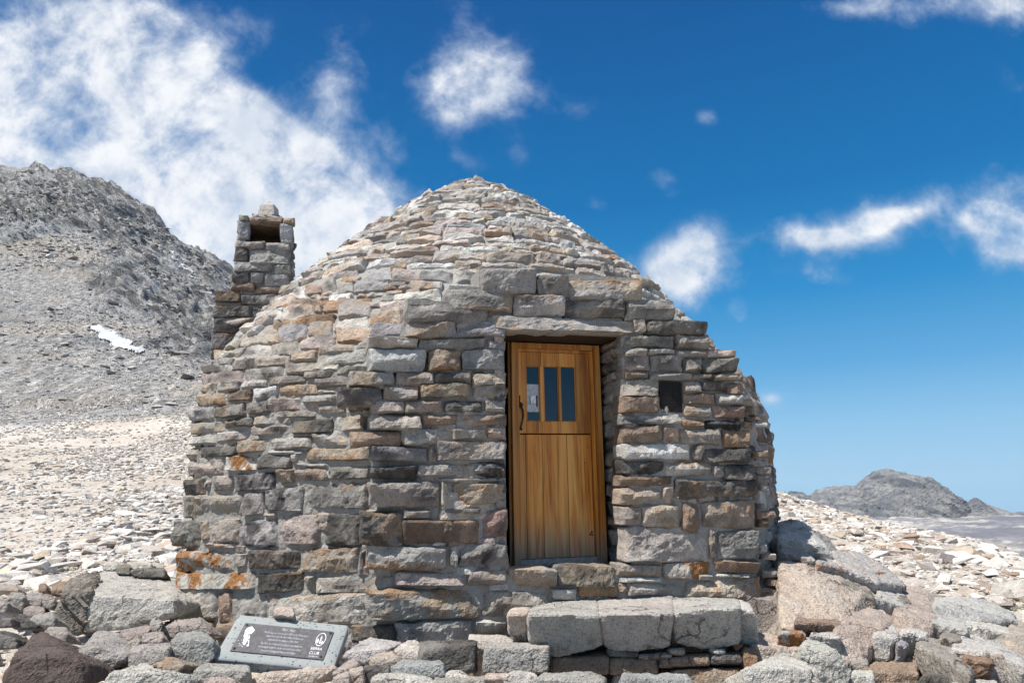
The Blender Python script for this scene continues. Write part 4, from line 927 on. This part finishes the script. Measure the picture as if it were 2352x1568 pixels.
def ground_mesh():
    th=np.concatenate([np.radians(np.arange(-180,-58,3.)),np.radians(np.arange(-58,58,.17)),np.radians(np.arange(58,180,3.))])
    r=np.concatenate([np.linspace(.3,4,6),np.exp(np.linspace(math.log(4.3),math.log(130),230)),np.exp(np.linspace(math.log(131),math.log(640),330)),np.exp(np.linspace(math.log(650),math.log(2100),130)),np.exp(np.linspace(math.log(2200),math.log(9000),14))])
    R,T=np.meshgrid(r,th,indexing='ij'); X=(R*np.sin(T)).ravel(); Y=(R*np.cos(T)).ravel(); Rr=R.ravel()
    Z=Hn(X,Y)
    q=np.stack([X,Y,Z*.6],1)
    near=sstep(3,12,Rr)*(1-sstep(140,200,Rr))
    Z+=near*(fbm(q/3.1,4,1)*.10+fbm(q/14,3,2)*.45*sstep(12,40,Rr)+fbm(q/.9,3,3)*.07)
    far=sstep(110,240,Rr)*(1-sstep(640,900,Rr))*(X<0)
    k0=np.interp(X/Y.clip(1),[-.75,-.66,-.60,-.45],[.36,.32,.225,.20]); rock=sstep(-.16,.10,fbm(q/80+9,4,5)*.75+(Z/Y.clip(1)-k0)*2.4)
    us_,ks_=U(272,780),K(272,780); rock=rock*(1-np.exp(-((X/Y.clip(1)-us_)/.055)**2-((Z/Y.clip(1)-ks_)/.035)**2)*1.3).clip(0,1)
    Z+=far*rock*(ridged(np.stack([(X+Z)/26,(X-Z)/70,Y/70],1),5,7)*9.+ridged(np.stack([(X+Z)/7,(X-Z)/22,Y/24],1),4,8)*5.4+ridged(np.stack([(X+Z)/2.6,(X-Z)/8,Y/7],1),3,18)*1.9)
    Z+=far*(1-rock)*(fbm(q/30,4,9)*2.0+fbm(q/3,3,4)*.5)
    fp=sstep(600,1200,Rr)
    Z+=fp*(fbm(q/260,4,21)*9+ridged(q/60,4,22)*7.+ridged(q/18,3,24)*2.)
    nr,nt_=len(r),len(th); a=np.arange(nr*nt_).reshape(nr,nt_); b=np.roll(a,-1,axis=1)
    qd=np.stack([a[:-1].ravel(),a[1:].ravel(),b[1:].ravel(),b[:-1].ravel()],1)
    c=np.zeros((len(X),4)); c[:,0]=rock*far; c[:,1]=sstep(100,150,Rr)*(X<0)
    # gray talus tongue boundary, tan shoulder
    rx=Rr
    c[:,2]=np.where((X>0)&(Rr>150),1.,0.); c[:,3]=1
    tri=MB(); tri.add(np.stack([X,Y,Z],1),qd,c)
    tri.add([[0,0,-1.5]],[(0,0,0)][:0],(0,0,0,1))
    return tri,nt_
def ground_mat():
    m,nt,b=newmat('granite_scree'); nb=NB(nt); p=pos(nb)
    at_=nb.n('ShaderNodeAttribute',attribute_name='col'); sp=nb.n('ShaderNodeSeparateColor'); nb.lk(at_.outputs['Color'],sp.inputs[0]); rk,fa,pl=sp.outputs[0],sp.outputs[1],sp.outputs[2]
    st=nb.n('ShaderNodeMapping'); nb.lk(p,st.inputs[0]); st.inputs['Scale'].default_value=(1,1,1.6)
    # near: pebbly light granite gravel
    v1=nb.voro(st.outputs[0],13.,out='Color'); v1d=nb.voro(st.outputs[0],13.,'DISTANCE_TO_EDGE'); v2=nb.voro(st.outputs[0],4.,out='Color'); v2d=nb.voro(st.outputs[0],30.,'DISTANCE_TO_EDGE')
    s1=nb.n('ShaderNodeSeparateColor'); nb.lk(v1,s1.inputs[0]); s2=nb.n('ShaderNodeSeparateColor'); nb.lk(v2,s2.inputs[0])
    g=nb.mix(s1.outputs[0],(.38,.335,.285),(.56,.515,.46)); g=nb.mix(nb.ss(s1.outputs[1],.82,.9),g,(.42,.29,.19)); g=nb.mix(nb.ss(s2.outputs[0],.3,.8,0,.5),g,(.62,.60,.57))
    n1=nb.noise(p,.07,5,.6); n2=nb.noise(p,.35,5,.6)
    g=nb.mix(nb.ss(n1,.45,.62,0,.65),g,(.35,.295,.235)); g=nb.mix(nb.ss(n2,.55,.7,0,.4),g,(.33,.28,.22))
    g=nb.mix(nb.ss(v1d,.08,.0,0,.5),g,(.30,.26,.21))
    # far rocky mountain
    sxx=nb.n('ShaderNodeSeparateXYZ'); nb.lk(p,sxx.inputs[0]); cb=nb.n('ShaderNodeCombineXYZ'); nb.lk(nb.math('ADD',sxx.outputs[0],sxx.outputs[2]),cb.inputs[0]); nb.lk(nb.math('MULTIPLY',nb.math('SUBTRACT',sxx.outputs[0],sxx.outputs[2]),.3),cb.inputs[1]); nb.lk(nb.math('MULTIPLY',sxx.outputs[1],.3),cb.inputs[2])
    vf=nb.n('ShaderNodeMapping'); nb.lk(cb.outputs[0],vf.inputs[0]); vf.inputs['Scale'].default_value=(.38,.38,.38)
    f1=nb.voro(vf.outputs[0],1.,out='Color'); s3=nb.n('ShaderNodeSeparateColor'); nb.lk(f1,s3.inputs[0])
    f2=nb.noise(vf.outputs[0],.9,6,.7,.5); f3=nb.noise(p,.018,5,.6); f4=nb.noise(p,1.0,4,.7)
    r=nb.mix(s3.outputs[0],(.05,.05,.052),(.56,.545,.525)); r=nb.mix(nb.ss(f2,.46,.62,0,.8),r,(.10,.098,.098)); r=nb.mix(nb.ss(f3,.52,.64,0,.6),r,(.44,.455,.47)); r=nb.mix(nb.ss(f3,.40,.28,0,.5),r,(.28,.245,.20))
    r=nb.mix(nb.ss(f4,.55,.7,0,.45),r,(.45,.44,.43))
    # scree of the far slope
    sc=nb.voro(p,.9,out='Color'); s4=nb.n('ShaderNodeSeparateColor'); nb.lk(sc,s4.inputs[0])
    t=nb.mix(s4.outputs[0],(.24,.235,.23),(.62,.60,.57)); t=nb.mix(nb.ss(nb.noise(p,.02,4,.6,.8),.46,.6,0,.8),t,(.52,.465,.40)); t=nb.mix(nb.ss(f4,.56,.72,0,.5),t,(.12,.12,.125)); t=nb.mix(nb.ss(nb.noise(p,.011,3,.5),.55,.62,0,.55),t,(.25,.255,.265))
    fr_=nb.mix(nb.ss(nb.math('ADD',rk,nb.math('MULTIPLY',f2,.4)),.45,.75),t,r)
    n3=nb.noise(p,.08,4,.6)
    c=nb.mix(nb.ss(nb.math('ADD',fa,nb.math('MULTIPLY',nb.math('SUBTRACT',n3,.5),1.2)),.42,.58),g,fr_)
    pn=nb.noise(p,.012,6,.65); pc=nb.mix(nb.ss(pn,.42,.58),(.19,.18,.17),(.46,.43,.395)); pc=nb.mix(nb.ss(nb.noise(p,.0035,4,.5),.46,.56,0,.75),pc,(.11,.115,.14)); pc=nb.mix(nb.ss(nb.noise(p,.05,6,.75),.47,.6,0,.85),pc,(.13,.13,.14))  # broad blue-grey patches are cloud shadows painted into the plain's colour
    c=nb.mix(pl,c,pc)
    nb.lk(c,b.inputs['Base Color'])
    h=nb.math('ADD',nb.math('MULTIPLY',nb.math('MINIMUM',v1d,.25),.9),nb.math('MULTIPLY',nb.math('MINIMUM',v2d,.2),2.))
    b1=nb.bump(h,.8,.03)
    hf=nb.math('ADD',s3.outputs[1],nb.math('ADD',nb.math('MULTIPLY',f2,2.5),nb.math('MULTIPLY',s4.outputs[1],.6)))
    b2=nb.bump(hf,1.,3.)
    mx=nb.n('ShaderNodeMix',data_type='VECTOR'); nb.put(mx.inputs[0],nb.ss(fa,.3,.7)); nb.lk(b1,mx.inputs[4]); nb.lk(b2,mx.inputs[5]); nb.lk(mx.outputs[1],b.inputs['Normal'])
    return m
gm_,_=ground_mesh(); go=gm_.build('ground',ground_mat(),None,smooth=True); meta(go,'light granite scree ground rising to a grey rocky mountainside on the left','ground',kind='structure')
from mathutils.bvhtree import BVHTree
bm=bmesh.new(); bm.from_mesh(go.data); BV=BVHTree.FromBMesh(bm); bm.free()
def gz(x,y,d=None):
    h=BV.ray_cast(Vector((x,y,3000.)),Vector((0,0,-1))); return (h[0].z-CZ) if h[0] else float(Hn(x,y))
# snow patches on the left mountain: sheets 0.3 m above the ground
def ray_ground(x,y):
    r=ray(x,y); r/=np.linalg.norm(r); h=BV.ray_cast(Vector((0,0,CZ))+Vector(r)*8,Vector(r)); 
    return (np.array(h[0])-OFF) if h[0] else None
def snow(poly,label,nm='snow_patch'):
    mb=MB(); xs=[p[0] for p in poly]; ys=[p[1] for p in poly]; st=1.7
    def ins(x,y):
        c=False;j=len(poly)-1
        for i in range(len(poly)):
            if (poly[i][1]>y)!=(poly[j][1]>y) and x<(poly[j][0]-poly[i][0])*(y-poly[i][1])/(poly[j][1]-poly[i][1])+poly[i][0]: c=not c
            j=i
        return c
    gx=np.arange(min(xs)-4,max(xs)+5,st); gy=np.arange(min(ys)-4,max(ys)+5,st); idx={}; V=[]
    def vid(i,j):
        if (i,j) not in idx:
            x=gx[i]+RNG.uniform(-.6,.6); y=gy[j]+RNG.uniform(-.5,.5); p=ray_ground(x,y)
            if p is None: return None
            rr_=p/np.linalg.norm(p); d=np.linalg.norm(p)
            idx[(i,j)]=len(V); V.append(p+np.array([0,-.35,.42]))
        return idx[(i,j)]
    Fq=[]
    for i in range(len(gx)-1):
        for j in range(len(gy)-1):
            if ins((gx[i]+gx[i+1])/2+7*math.sin(gy[j]*.31)+RNG.uniform(-3,3),(gy[j]+gy[j+1])/2+RNG.uniform(-1.5,1.5)):
                q=[vid(i,j),vid(i+1,j),vid(i+1,j+1),vid(i,j+1)]
                if None not in q: Fq.append(tuple(q))
    V=np.array(V)
    if len(Fq)<2: return
    mb.add(V,Fq,(.8,.8,.8,1)); o=mb.build(nm,M_snow,None,smooth=True); meta(o,label,'snow'); o['kind']='structure'
M_snow=simple('old_snow',(.50,.51,.535),.7)
snow([(212,752),(225,748),(245,756),(268,768),(285,775),(300,790),(328,806),(322,814),(295,806),(262,796),(240,782),(222,768)],'white snow patch below the grey cliff of the left mountain')
# light chute: modelled as a thin sheet of pale debris
def pale(poly,label): 
    global M_snow; s=M_snow; M_snow=simple('pale_debris',(.50,.48,.46),.9); snow(poly,label,'debris_chute'); M_snow=s
pale([(386,572),(396,576),(412,596),(430,615),(446,634),(452,642),(440,634),(422,616),(404,598)],'narrow pale debris chute high on the left mountain')
# ------------------------------------------------------------------ right-hand far mountain
RM=[(1640,1150),(1700,1145),(1780,1150),(1815,1133),(1840,1137),(1856,1144),(1872,1133),(1900,1123),(1920,1119),(1942,1117),(1960,1118),(1972,1113),(1985,1098),(2000,1091),(2020,1084),(2036,1082),(2060,1086),(2085,1090),(2110,1094),(2135,1100),(2150,1113),(2162,1130),(2180,1142),(2195,1142),(2207,1156),(2216,1166),(2228,1153),(2238,1147),(2250,1155),(2272,1175),(2300,1196),(2330,1213),(2400,1240)]
def far_mountain():
    mb=MB(); xs=np.linspace(1600,2420,420); ny=110; Y0,Y1=1900.,3000.
    ry=np.interp(xs,[p[0] for p in RM],[p[1] for p in RM]); V=[];
    us=np.array([U(x,y) for x,y in zip(xs,ry)]); ks=np.array([K(x,y) for x,y in zip(xs,ry)])
    tt=np.linspace(0,1.25,ny); A=[]
    for t in tt:
        Y=Y0+(Y1-Y0)*t; X=us*Y; zt=ks*Y1; base=-128.
        pf=np.where(t<=1,t**1.25,1-(t-1)*2.2); Z=base+(zt-base)*pf
        A.append(np.stack([X if t<=1 else us*Y,np.full(len(xs),Y),Z],1))
    V=np.concatenate(A); q=V/1.
    ht=(np.repeat(np.sin(np.pi*np.clip(tt,0,1))[:,None]*.75+.3,len(xs),1)*np.interp(xs,[2170,2215],[1,.35])[None]).ravel()
    disp=ridged(np.stack([q[:,0]/90,q[:,1]/1400,q[:,2]/260],1),5,31)*34+ridged(np.stack([q[:,0]/26,q[:,1]/420,q[:,2]/90],1),4,33)*13
    V[:,1]-=disp*ht*3.0; V[:,2]+=disp*.40*ht+(fbm(q/22,4,35)*9+ridged(q/75,4,36)*15)*np.repeat(np.clip(tt*3,0,1),len(xs))
    a=np.arange(ny*len(xs)).reshape(ny,-1)
    mb.add(V,np.stack([a[:-1,:-1].ravel(),a[:-1,1:].ravel(),a[1:,1:].ravel(),a[1:,:-1].ravel()],1),(.4,.4,.4,1))
    m,nt,b=newmat('far_mountain_rock'); nb=NB(nt); p=pos(nb)
    mp=nb.n('ShaderNodeMapping'); nb.lk(p,mp.inputs[0]); mp.inputs['Scale'].default_value=(.012,.006,.008); mp.inputs['Rotation'].default_value=(0,.35,0)
    n=nb.noise(mp.outputs[0],1.,8,.68,.6); n2=nb.noise(p,.05,6,.7); n3=nb.noise(p,.0035,3,.5)
    c=nb.mix(nb.ss(n,.38,.62),(.10,.108,.125),(.40,.385,.365)); c=nb.mix(nb.ss(n2,.45,.65,0,.6),c,(.12,.125,.14)); c=nb.mix(nb.ss(n3,.52,.6,0,.4),c,(.25,.25,.26))
    nb.lk(c,b.inputs['Base Color']); nb.lk(nb.bump(nb.math('ADD',n,nb.math('MULTIPLY',n2,.6)),1.,45.),b.inputs['Normal'])
    o=mb.build('mountain',m,None,smooth=True); meta(o,'distant grey rocky peak with a smaller pyramid summit on the right horizon','mountain',kind='structure')
far_mountain()
# ------------------------------------------------------------------ loose scree
TMP=[]
for k in range(14):
    rs=np.random.RandomState(100+k); pts=rs.normal(size=(11,3)); pts/=np.linalg.norm(pts,axis=1)[:,None]; pts*=rs.uniform(.75,1.,(11,1)); pts*=np.array([1,rs.uniform(.6,.9),rs.uniform(.35,.7)])
    b_=hull_bm(pts); b_.verts.ensure_lookup_table(); [None for v in b_.verts]
    b_.verts.index_update(); TMP.append((np.array([v.co[:] for v in b_.verts]),[tuple(v.index for v in f.verts) for f in b_.faces])); b_.free()
def scatter(mb,n,fx,size,pal,sink=.25,seed=0):
    rs=np.random.RandomState(seed); cnt=0
    for _ in range(n):
        p=fx(rs)
        if p is None: continue
        x,y,z=p; s=size(rs,math.hypot(x,y)); V,Fc=TMP[rs.randint(len(TMP))]
        a=rs.uniform(0,6.28); R=np.array([[math.cos(a),-math.sin(a),0],[math.sin(a),math.cos(a),0],[0,0,1]])
        ti=rs.normal(0,.25,2); Rx=np.array([[1,0,0],[0,math.cos(ti[0]),-math.sin(ti[0])],[0,math.sin(ti[0]),math.cos(ti[0])]])
        v=(V*s*rs.uniform(.7,1.3,3)*np.array([1.15,1,.75]))@Rx.T@R.T+np.array([x,y,z+s*sink*rs.uniform(-.2,1.)])
        c=np.array(PAL[pal[rs.randint(len(pal))]]); c=c*np.array([1,1,1,.4]); c[:3]*=rs.uniform(.8,1.2); mb.add(v,Fc,c)
M_scree=stone_mat('scree_rock',.7,bumpd=.006,bright=1.12)
_g=np.stack(np.meshgrid(np.arange(-40,40,.2),np.arange(0,30,.2),indexing='ij'),-1); _D=sstep(-.25,.3,fbm(np.concatenate([_g.reshape(-1,2),np.full((_g.shape[0]*_g.shape[1],1),3.)],1),3,91)).reshape(_g.shape[:2])
def dens(a,b): return float(_D[int((a+40)*5)%400,int(b*5)%150])
def fl(rs):
    Y=math.exp(rs.uniform(math.log(8.5),math.log(135))); x,y=rs.uniform(-60,620),0; u=U(x,1200)
    X=u*Y
    if math.hypot(X-Cx,Y-Cy)<3.7: return None
    if rs.rand()>.12+1.1*dens(X/5.,Y/9.): return None
    return X,Y,gz(X,Y)
mb=MB(); scatter(mb,46000,fl,lambda rs,r:min(.38,(.0023+.0023*rs.pareto(2.1))*r**.95+.005),'wwwwtpwwgtow',seed=1)
o=mb.build('scree',M_scree); meta(o,'pale loose scree covering the slope left of the hut','scree',kind='stuff')
def ft(rs):
    Y=rs.uniform(125,520); X=U(rs.uniform(-60,620),900)*Y
    if rs.rand()>.15+dens(X/40.,Y/60.): return None
    return X,Y,gz(X,Y)
mb=MB(); scatter(mb,16000,ft,lambda rs,r:min(3.2,(.0012+.0011*rs.pareto(2.4))*r),'gggwwddb',seed=11)
o=mb.build('talus',M_rock); meta(o,'grey talus blocks strewn over the left mountain flank','talus',kind='stuff')
def frr(rs):
    Y=math.exp(rs.uniform(math.log(7.),math.log(72))); u=U(rs.uniform(1760,2500),1250); X=u*Y
    if math.hypot(X-Cx,Y-Cy)<3.8: return None
    if rs.rand()>.10+1.1*dens(X/4.,Y/7.): return None
    return X,Y,gz(X,Y)
mb=MB(); scatter(mb,36000,frr,lambda rs,r:min(.4,(.0023+.0023*rs.pareto(2.2))*r**.95+.006),'wwwttpgwwrow',seed=2)
o=mb.build('scree',M_scree); meta(o,'pale flaky scree on the shoulder right of the hut','scree',kind='stuff')
# rubble between the foreground rocks
def fg(rs):
    Y=rs.uniform(3.4,9.); X=rs.uniform(-.95,1.)*Y
    if math.hypot(X-Cx,Y-Cy)<3.3: return None
    if np.dot(np.array([X,Y,0])-MF,nF)<0.05 and abs(X-.3)<2.2 : return None
    return X,Y,gz(X,Y)+.02
mb=MB(); scatter(mb,2600,fg,lambda rs,r:.02+.03*rs.pareto(2.5) if rs.rand()<.97 else .12,'ggtpwrdb',seed=3)
o=mb.build('rubble',M_rock); meta(o,'small rubble filling the gaps between the foreground rocks','rubble',kind='stuff')
# grass mats
def grass(spots,label,seed):
    rs=np.random.RandomState(seed); mb=MB()
    for (x,y,w,n) in spots:
        for _ in range(n):
            p=ray_ground(x+rs.normal(0,w),y+rs.normal(0,w*.11))
            if p is None: continue
            for k in range(5):
                q=p+np.array([rs.normal(0,.05),rs.normal(0,.05),-.01]); h=rs.uniform(.05,.11); a=rs.uniform(0,6.28); d=np.array([math.cos(a),math.sin(a),0])*.006; l=np.array([rs.normal(0,.03),rs.normal(0,.03),h])
                g=rs.uniform(.6,1.3)*(1 if x<1000 else 1.6); mb.add([q-d,q+d,q+l*.6+d*.6,q+l,q+l*.6-d*.6],[(0,1,2,3,4)],(.15*g,.145*g,.045*g,1))
    m,nt,b=newmat('alpine_grass'); nb=NB(nt); a_=nb.n('ShaderNodeAttribute',attribute_name='col'); nb.lk(a_.outputs['Color'],b.inputs['Base Color'])
    o=mb.build('grass',m); meta(o,label,'grass',kind='stuff')
grass([(65,1308,10,60),(128,1308,18,120),(155,1300,12,60),(40,1290,12,20),(225,1297,8,35),(370,1293,8,20),(100,1316,10,30)],'low green grass mats on the pale gravel left of the hut',5)
grass([(8,1374,8,60)],'green tuft at the left edge behind foreground blocks',8)
grass([(2318,1396,10,18),(2335,1399,8,10)],'small yellow-green tuft on the slope at the far right',6)
# ------------------------------------------------------------------ sun, sky, clouds, camera
SAZ,SEL=math.radians(-149),math.radians(62)   # direction towards the sun (angle from +x axis, elevation)
sv=Vector((math.cos(SAZ)*math.cos(SEL),math.sin(SAZ)*math.cos(SEL),math.sin(SEL)))
L=bpy.data.lights.new('sun','SUN'); L.energy=5.0; L.angle=math.radians(.53); L.color=(1,.955,.89)
lo_=bpy.data.objects.new('sun',L); COL.objects.link(lo_); lo_.rotation_euler=sv.to_track_quat('Z','Y').to_euler()
w=bpy.data.worlds.new('World'); bpy.context.scene.world=w; w.use_nodes=True; nt=w.node_tree
for n in list(nt.nodes): nt.nodes.remove(n)
nb=NB(nt); out=nb.n('ShaderNodeOutputWorld'); bg=nb.n('ShaderNodeBackground'); nb.lk(bg.outputs[0],out.inputs[0])
sky=nb.n('ShaderNodeTexSky',sky_type='NISHITA'); sky.sun_disc=False; sky.sun_elevation=SEL; sky.sun_rotation=math.radians(90)-SAZ; sky.altitude=3600; sky.air_density=1.; sky.dust_density=.35; sky.ozone_density=2.2
d=nb.n('ShaderNodeTexCoord').outputs['Generated']; sx=nb.n('ShaderNodeSeparateXYZ'); nb.lk(d,sx.inputs[0])
ys=nb.math('MAXIMUM',sx.outputs[1],.12); gu=nb.math('DIVIDE',sx.outputs[0],ys); gv=nb.math('DIVIDE',sx.outputs[2],ys)
front=nb.ss(sx.outputs[1],.1,.3)
cx=nb.n('ShaderNodeCombineXYZ'); nb.lk(gu,cx.inputs[0]); nb.lk(gv,cx.inputs[1])
wn=nb.n('ShaderNodeTexNoise'); nb.lk(cx.outputs[0],wn.inputs['Vector']); wn.inputs['Scale'].default_value=3.; wn.inputs['Detail'].default_value=3
wv=nb.n('ShaderNodeVectorMath',operation='MULTIPLY_ADD'); nb.lk(wn.outputs[1],wv.inputs[0]); wv.inputs[1].default_value=(.11,.11,0); nb.lk(cx.outputs[0],wv.inputs[2])
wv2=nb.vmath('SUBTRACT',wv.outputs[0],(.055,.055,0)); s2=nb.n('ShaderNodeSeparateXYZ'); nb.lk(wv2,s2.inputs[0]); wu,wvv=s2.outputs[0],s2.outputs[1]
CL=[ # x,y,radius x,radius y (pixels in the 2352 frame), rotation deg, weight
 (60,200,260,150,-35,1.25),(40,330,210,120,-10,1.2),(200,150,170,90,-55,.9),(330,60,150,80,-15,.85),(420,190,230,80,-40,1.05),(520,290,220,90,-40,1.1),(640,380,190,80,-35,1.1),(760,440,140,70,-30,1.05),(840,490,80,45,-20,.85),
 (250,300,200,70,-25,1.),(330,380,150,60,-30,.8),(420,500,110,60,-40,.95),(480,560,90,60,-50,.9),(560,420,150,60,-30,.8),(700,560,120,80,-35,1.05),(760,600,110,70,-30,.9),(600,610,90,60,-30,.8),
 (780,240,55,110,25,.5),(880,330,60,80,20,.45),(740,200,70,60,0,.35),(520,60,90,50,0,.35),
 (1050,90,50,75,10,.62),(1090,170,110,70,25,.72),(1180,180,50,60,10,.75),(1010,225,60,50,0,.72),(1110,240,110,35,0,.55),(1080,365,60,35,-35,.5),(1190,340,50,35,-40,.32),(960,460,70,30,-30,.4),
 (1600,560,55,55,15,.95),(1585,640,90,60,10,1.15),(1520,620,60,45,0,.4),(1480,660,60,50,0,.35),
 (2000,505,80,52,20,1.0),(1895,555,90,30,10,.9),(2090,480,80,26,25,.55),(1830,560,60,35,0,.6),(1880,640,80,25,-10,.35),(2140,450,60,30,20,.4),
 (2305,510,95,62,-15,1.25),(2335,560,80,48,-10,1.2),(2250,490,50,30,0,.5),(2350,430,60,30,0,.5),
 (1765,910,30,22,0,.62),(1780,905,60,16,10,.25),(1605,268,30,18,20,.55),(1325,245,40,28,0,.32),(1382,275,20,18,0,.3),(1512,410,40,32,-40,.3),(1370,465,26,16,-30,.35),(1710,715,24,26,0,.3),(1330,130,30,30,0,.15),
 (2120,0,160,38,-3,.8),(2290,20,80,45,0,.8),(1960,0,80,20,0,.4),(2330,185,36,36,0,.25),(790,50,60,40,-20,.3),(620,40,60,50,0,.35),(1730,570,40,24,0,.35)]
tot=None
for (x,y,rx,ry,ro,wt) in CL:
    r=ray(x,y); u0,v0=r[0]/r[1],r[2]/r[1]; ra_=ray(x+rx,y); rb=ray(x,y-ry); a=abs(ra_[0]/ra_[1]-u0); b=abs(rb[2]/rb[1]-v0); th=math.radians(ro)
    du=nb.math('SUBTRACT',wu,u0); dv=nb.math('SUBTRACT',wvv,v0); c_,s_=math.cos(th),math.sin(th)
    e1=nb.math('MULTIPLY_ADD',du,c_/a,nb.math('MULTIPLY',dv,s_/a)); e2=nb.math('MULTIPLY_ADD',du,-s_/b,nb.math('MULTIPLY',dv,c_/b))
    q=nb.math('MULTIPLY_ADD',e1,e1,nb.math('MULTIPLY',e2,e2)); g=nb.math('MULTIPLY',nb.math('EXPONENT',nb.math('MULTIPLY',q,-.8)),wt)
    tot=g if tot is None else nb.math('ADD',tot,g)
tot=nb.math('MINIMUM',tot,1.12)
def cn(scale,detail,rough,dist=0.,off=(0,0,0),sc=(1,1,1)):
    mp=nb.n('ShaderNodeMapping'); nb.lk(cx.outputs[0],mp.inputs[0]); mp.inputs['Scale'].default_value=sc; mp.inputs['Location'].default_value=off; mp.inputs['Rotation'].default_value=(0,0,.6)
    o=nb.n('ShaderNodeTexNoise'); nb.lk(mp.outputs[0],o.inputs['Vector']); o.inputs['Scale'].default_value=scale; o.inputs['Detail'].default_value=detail; o.inputs['Roughness'].default_value=rough; o.inputs['Distortion'].default_value=dist; return o.outputs[0]
n1=cn(7.5,13,.64,.22); n2=cn(2.6,6,.55,.3,(3,1,0)); n3=cn(22,6,.6,.2,(1,5,0))
den=nb.math('ADD',tot,nb.math('MULTIPLY',nb.math('SUBTRACT',n1,.5),2.1)); den=nb.math('ADD',den,nb.math('MULTIPLY',nb.math('SUBTRACT',n2,.5),.8)); den=nb.math('ADD',den,nb.math('MULTIPLY',nb.math('SUBTRACT',n3,.5),.75))
den=nb.math('SUBTRACT',den,nb.math('MULTIPLY',nb.ss(tot,.16,.0),1.))
al=nb.math('MULTIPLY',nb.ss(den,.08,1.4),front); al=nb.math('POWER',al,1.4)
core=nb.ss(den,.6,1.35); sh=cn(5.,6,.5,.2,(.3,.42,0))
ccol=nb.mix(core,(3.9,4.55,5.6),(6.2,6.35,6.6)); ccol=nb.mix(nb.ss(sh,.48,.64,0,.7),ccol,(3.8,4.4,5.3))
hs=nb.n('ShaderNodeHueSaturation'); hs.inputs['Saturation'].default_value=1.12; hs.inputs['Value'].default_value=1.0; nb.lk(sky.outputs[0],hs.inputs['Color'])
back=nb.math('MULTIPLY',nb.math('SUBTRACT',1.,front),nb.ss(nb.noise(d,3.,8,.6,.3),.36,.54,0,.9))  # unseen clouds behind the camera, cover thickened to whiten the ambient light
back=nb.math('MULTIPLY',back,nb.ss(sx.outputs[2],.30,.55))
al2=nb.math('MAXIMUM',al,back)
rp=nb.n('ShaderNodeValToRGB'); nb.lk(sx.outputs[2],rp.inputs[0]); cr_=rp.color_ramp
stops=[(0,(3.2,5.9,8.2)),(.07,(2.5,5.3,7.9)),(.15,(1.0,3.8,7.0)),(.25,(.15,2.6,5.9)),(.38,(.0,1.65,4.5)),(.6,(.0,.95,3.3)),(1,(.0,.7,2.6))]
while len(cr_.elements)<len(stops): cr_.elements.new(.5)
for e,(p_,c_) in zip(cr_.elements,stops): e.position=p_; e.color=(c_[0]/10,c_[1]/10,c_[2]/10,1)
rs_=nb.n('ShaderNodeVectorMath',operation='SCALE'); nb.lk(rp.outputs[0],rs_.inputs[0]); rs_.inputs['Scale'].default_value=7.0
skc=nb.mix(.93,hs.outputs[0],rs_.outputs[0])
nb.lk(nb.mix(al2,skc,ccol),bg.inputs[0]); bg.inputs[1].default_value=.10
cam=bpy.data.cameras.new('camera'); co=bpy.data.objects.new('camera',cam); COL.objects.link(co); bpy.context.scene.camera=co
cam.lens=24.0; cam.sensor_width=36.; cam.clip_start=.05; cam.clip_end=30000
fw=np.array([0,cP,sP]); up0=np.array([0,-sP,cP]); X0=np.array([1.,0,0]); rt=cR*X0-sR*up0; upv=sR*X0+cR*up0
co.matrix_world=Matrix(((rt[0],upv[0],-fw[0],0),(rt[1],upv[1],-fw[1],0),(rt[2],upv[2],-fw[2],CZ),(0,0,0,1)))
sc=bpy.context.scene; sc.render.engine='CYCLES'; sc.view_settings.view_transform='Standard'; sc.view_settings.look='None'; sc.view_settings.exposure=.6; sc.view_settings.gamma=1
for o in bpy.data.objects:
    if '_org' in o: del o['_org']
hz=bpy.data.meshes.new('haze'); bmh=bmesh.new(); bmesh.ops.create_cube(bmh,size=1.); bmh.to_mesh(hz); bmh.free(); ho=bpy.data.objects.new('haze',hz); COL.objects.link(ho)
zmax=max((o.matrix_world@Vector(c)).z for o in (bpy.data.objects['ground'],bpy.data.objects['mountain']) for c in o.bound_box)+20; zmin=min((bpy.data.objects['ground'].matrix_world@Vector(c)).z for c in bpy.data.objects['ground'].bound_box)-1
ho.scale=(18400,18400,zmax-zmin); ho.location=(0,0,(zmax+zmin)/2)
mh=bpy.data.materials.new('air'); mh.use_nodes=True; n_=mh.node_tree; [n_.nodes.remove(x) for x in list(n_.nodes)]; oo=n_.nodes.new('ShaderNodeOutputMaterial'); pv=n_.nodes.new('ShaderNodeVolumePrincipled'); pv.inputs['Color'].default_value=(.72,.86,1,1); pv.inputs['Density'].default_value=4e-5; pv.inputs['Anisotropy'].default_value=.2; n_.links.new(pv.outputs[0],oo.inputs['Volume'])
hz.materials.append(mh); meta(ho,'thin blue mountain air veiling the far peaks','haze',kind='stuff')
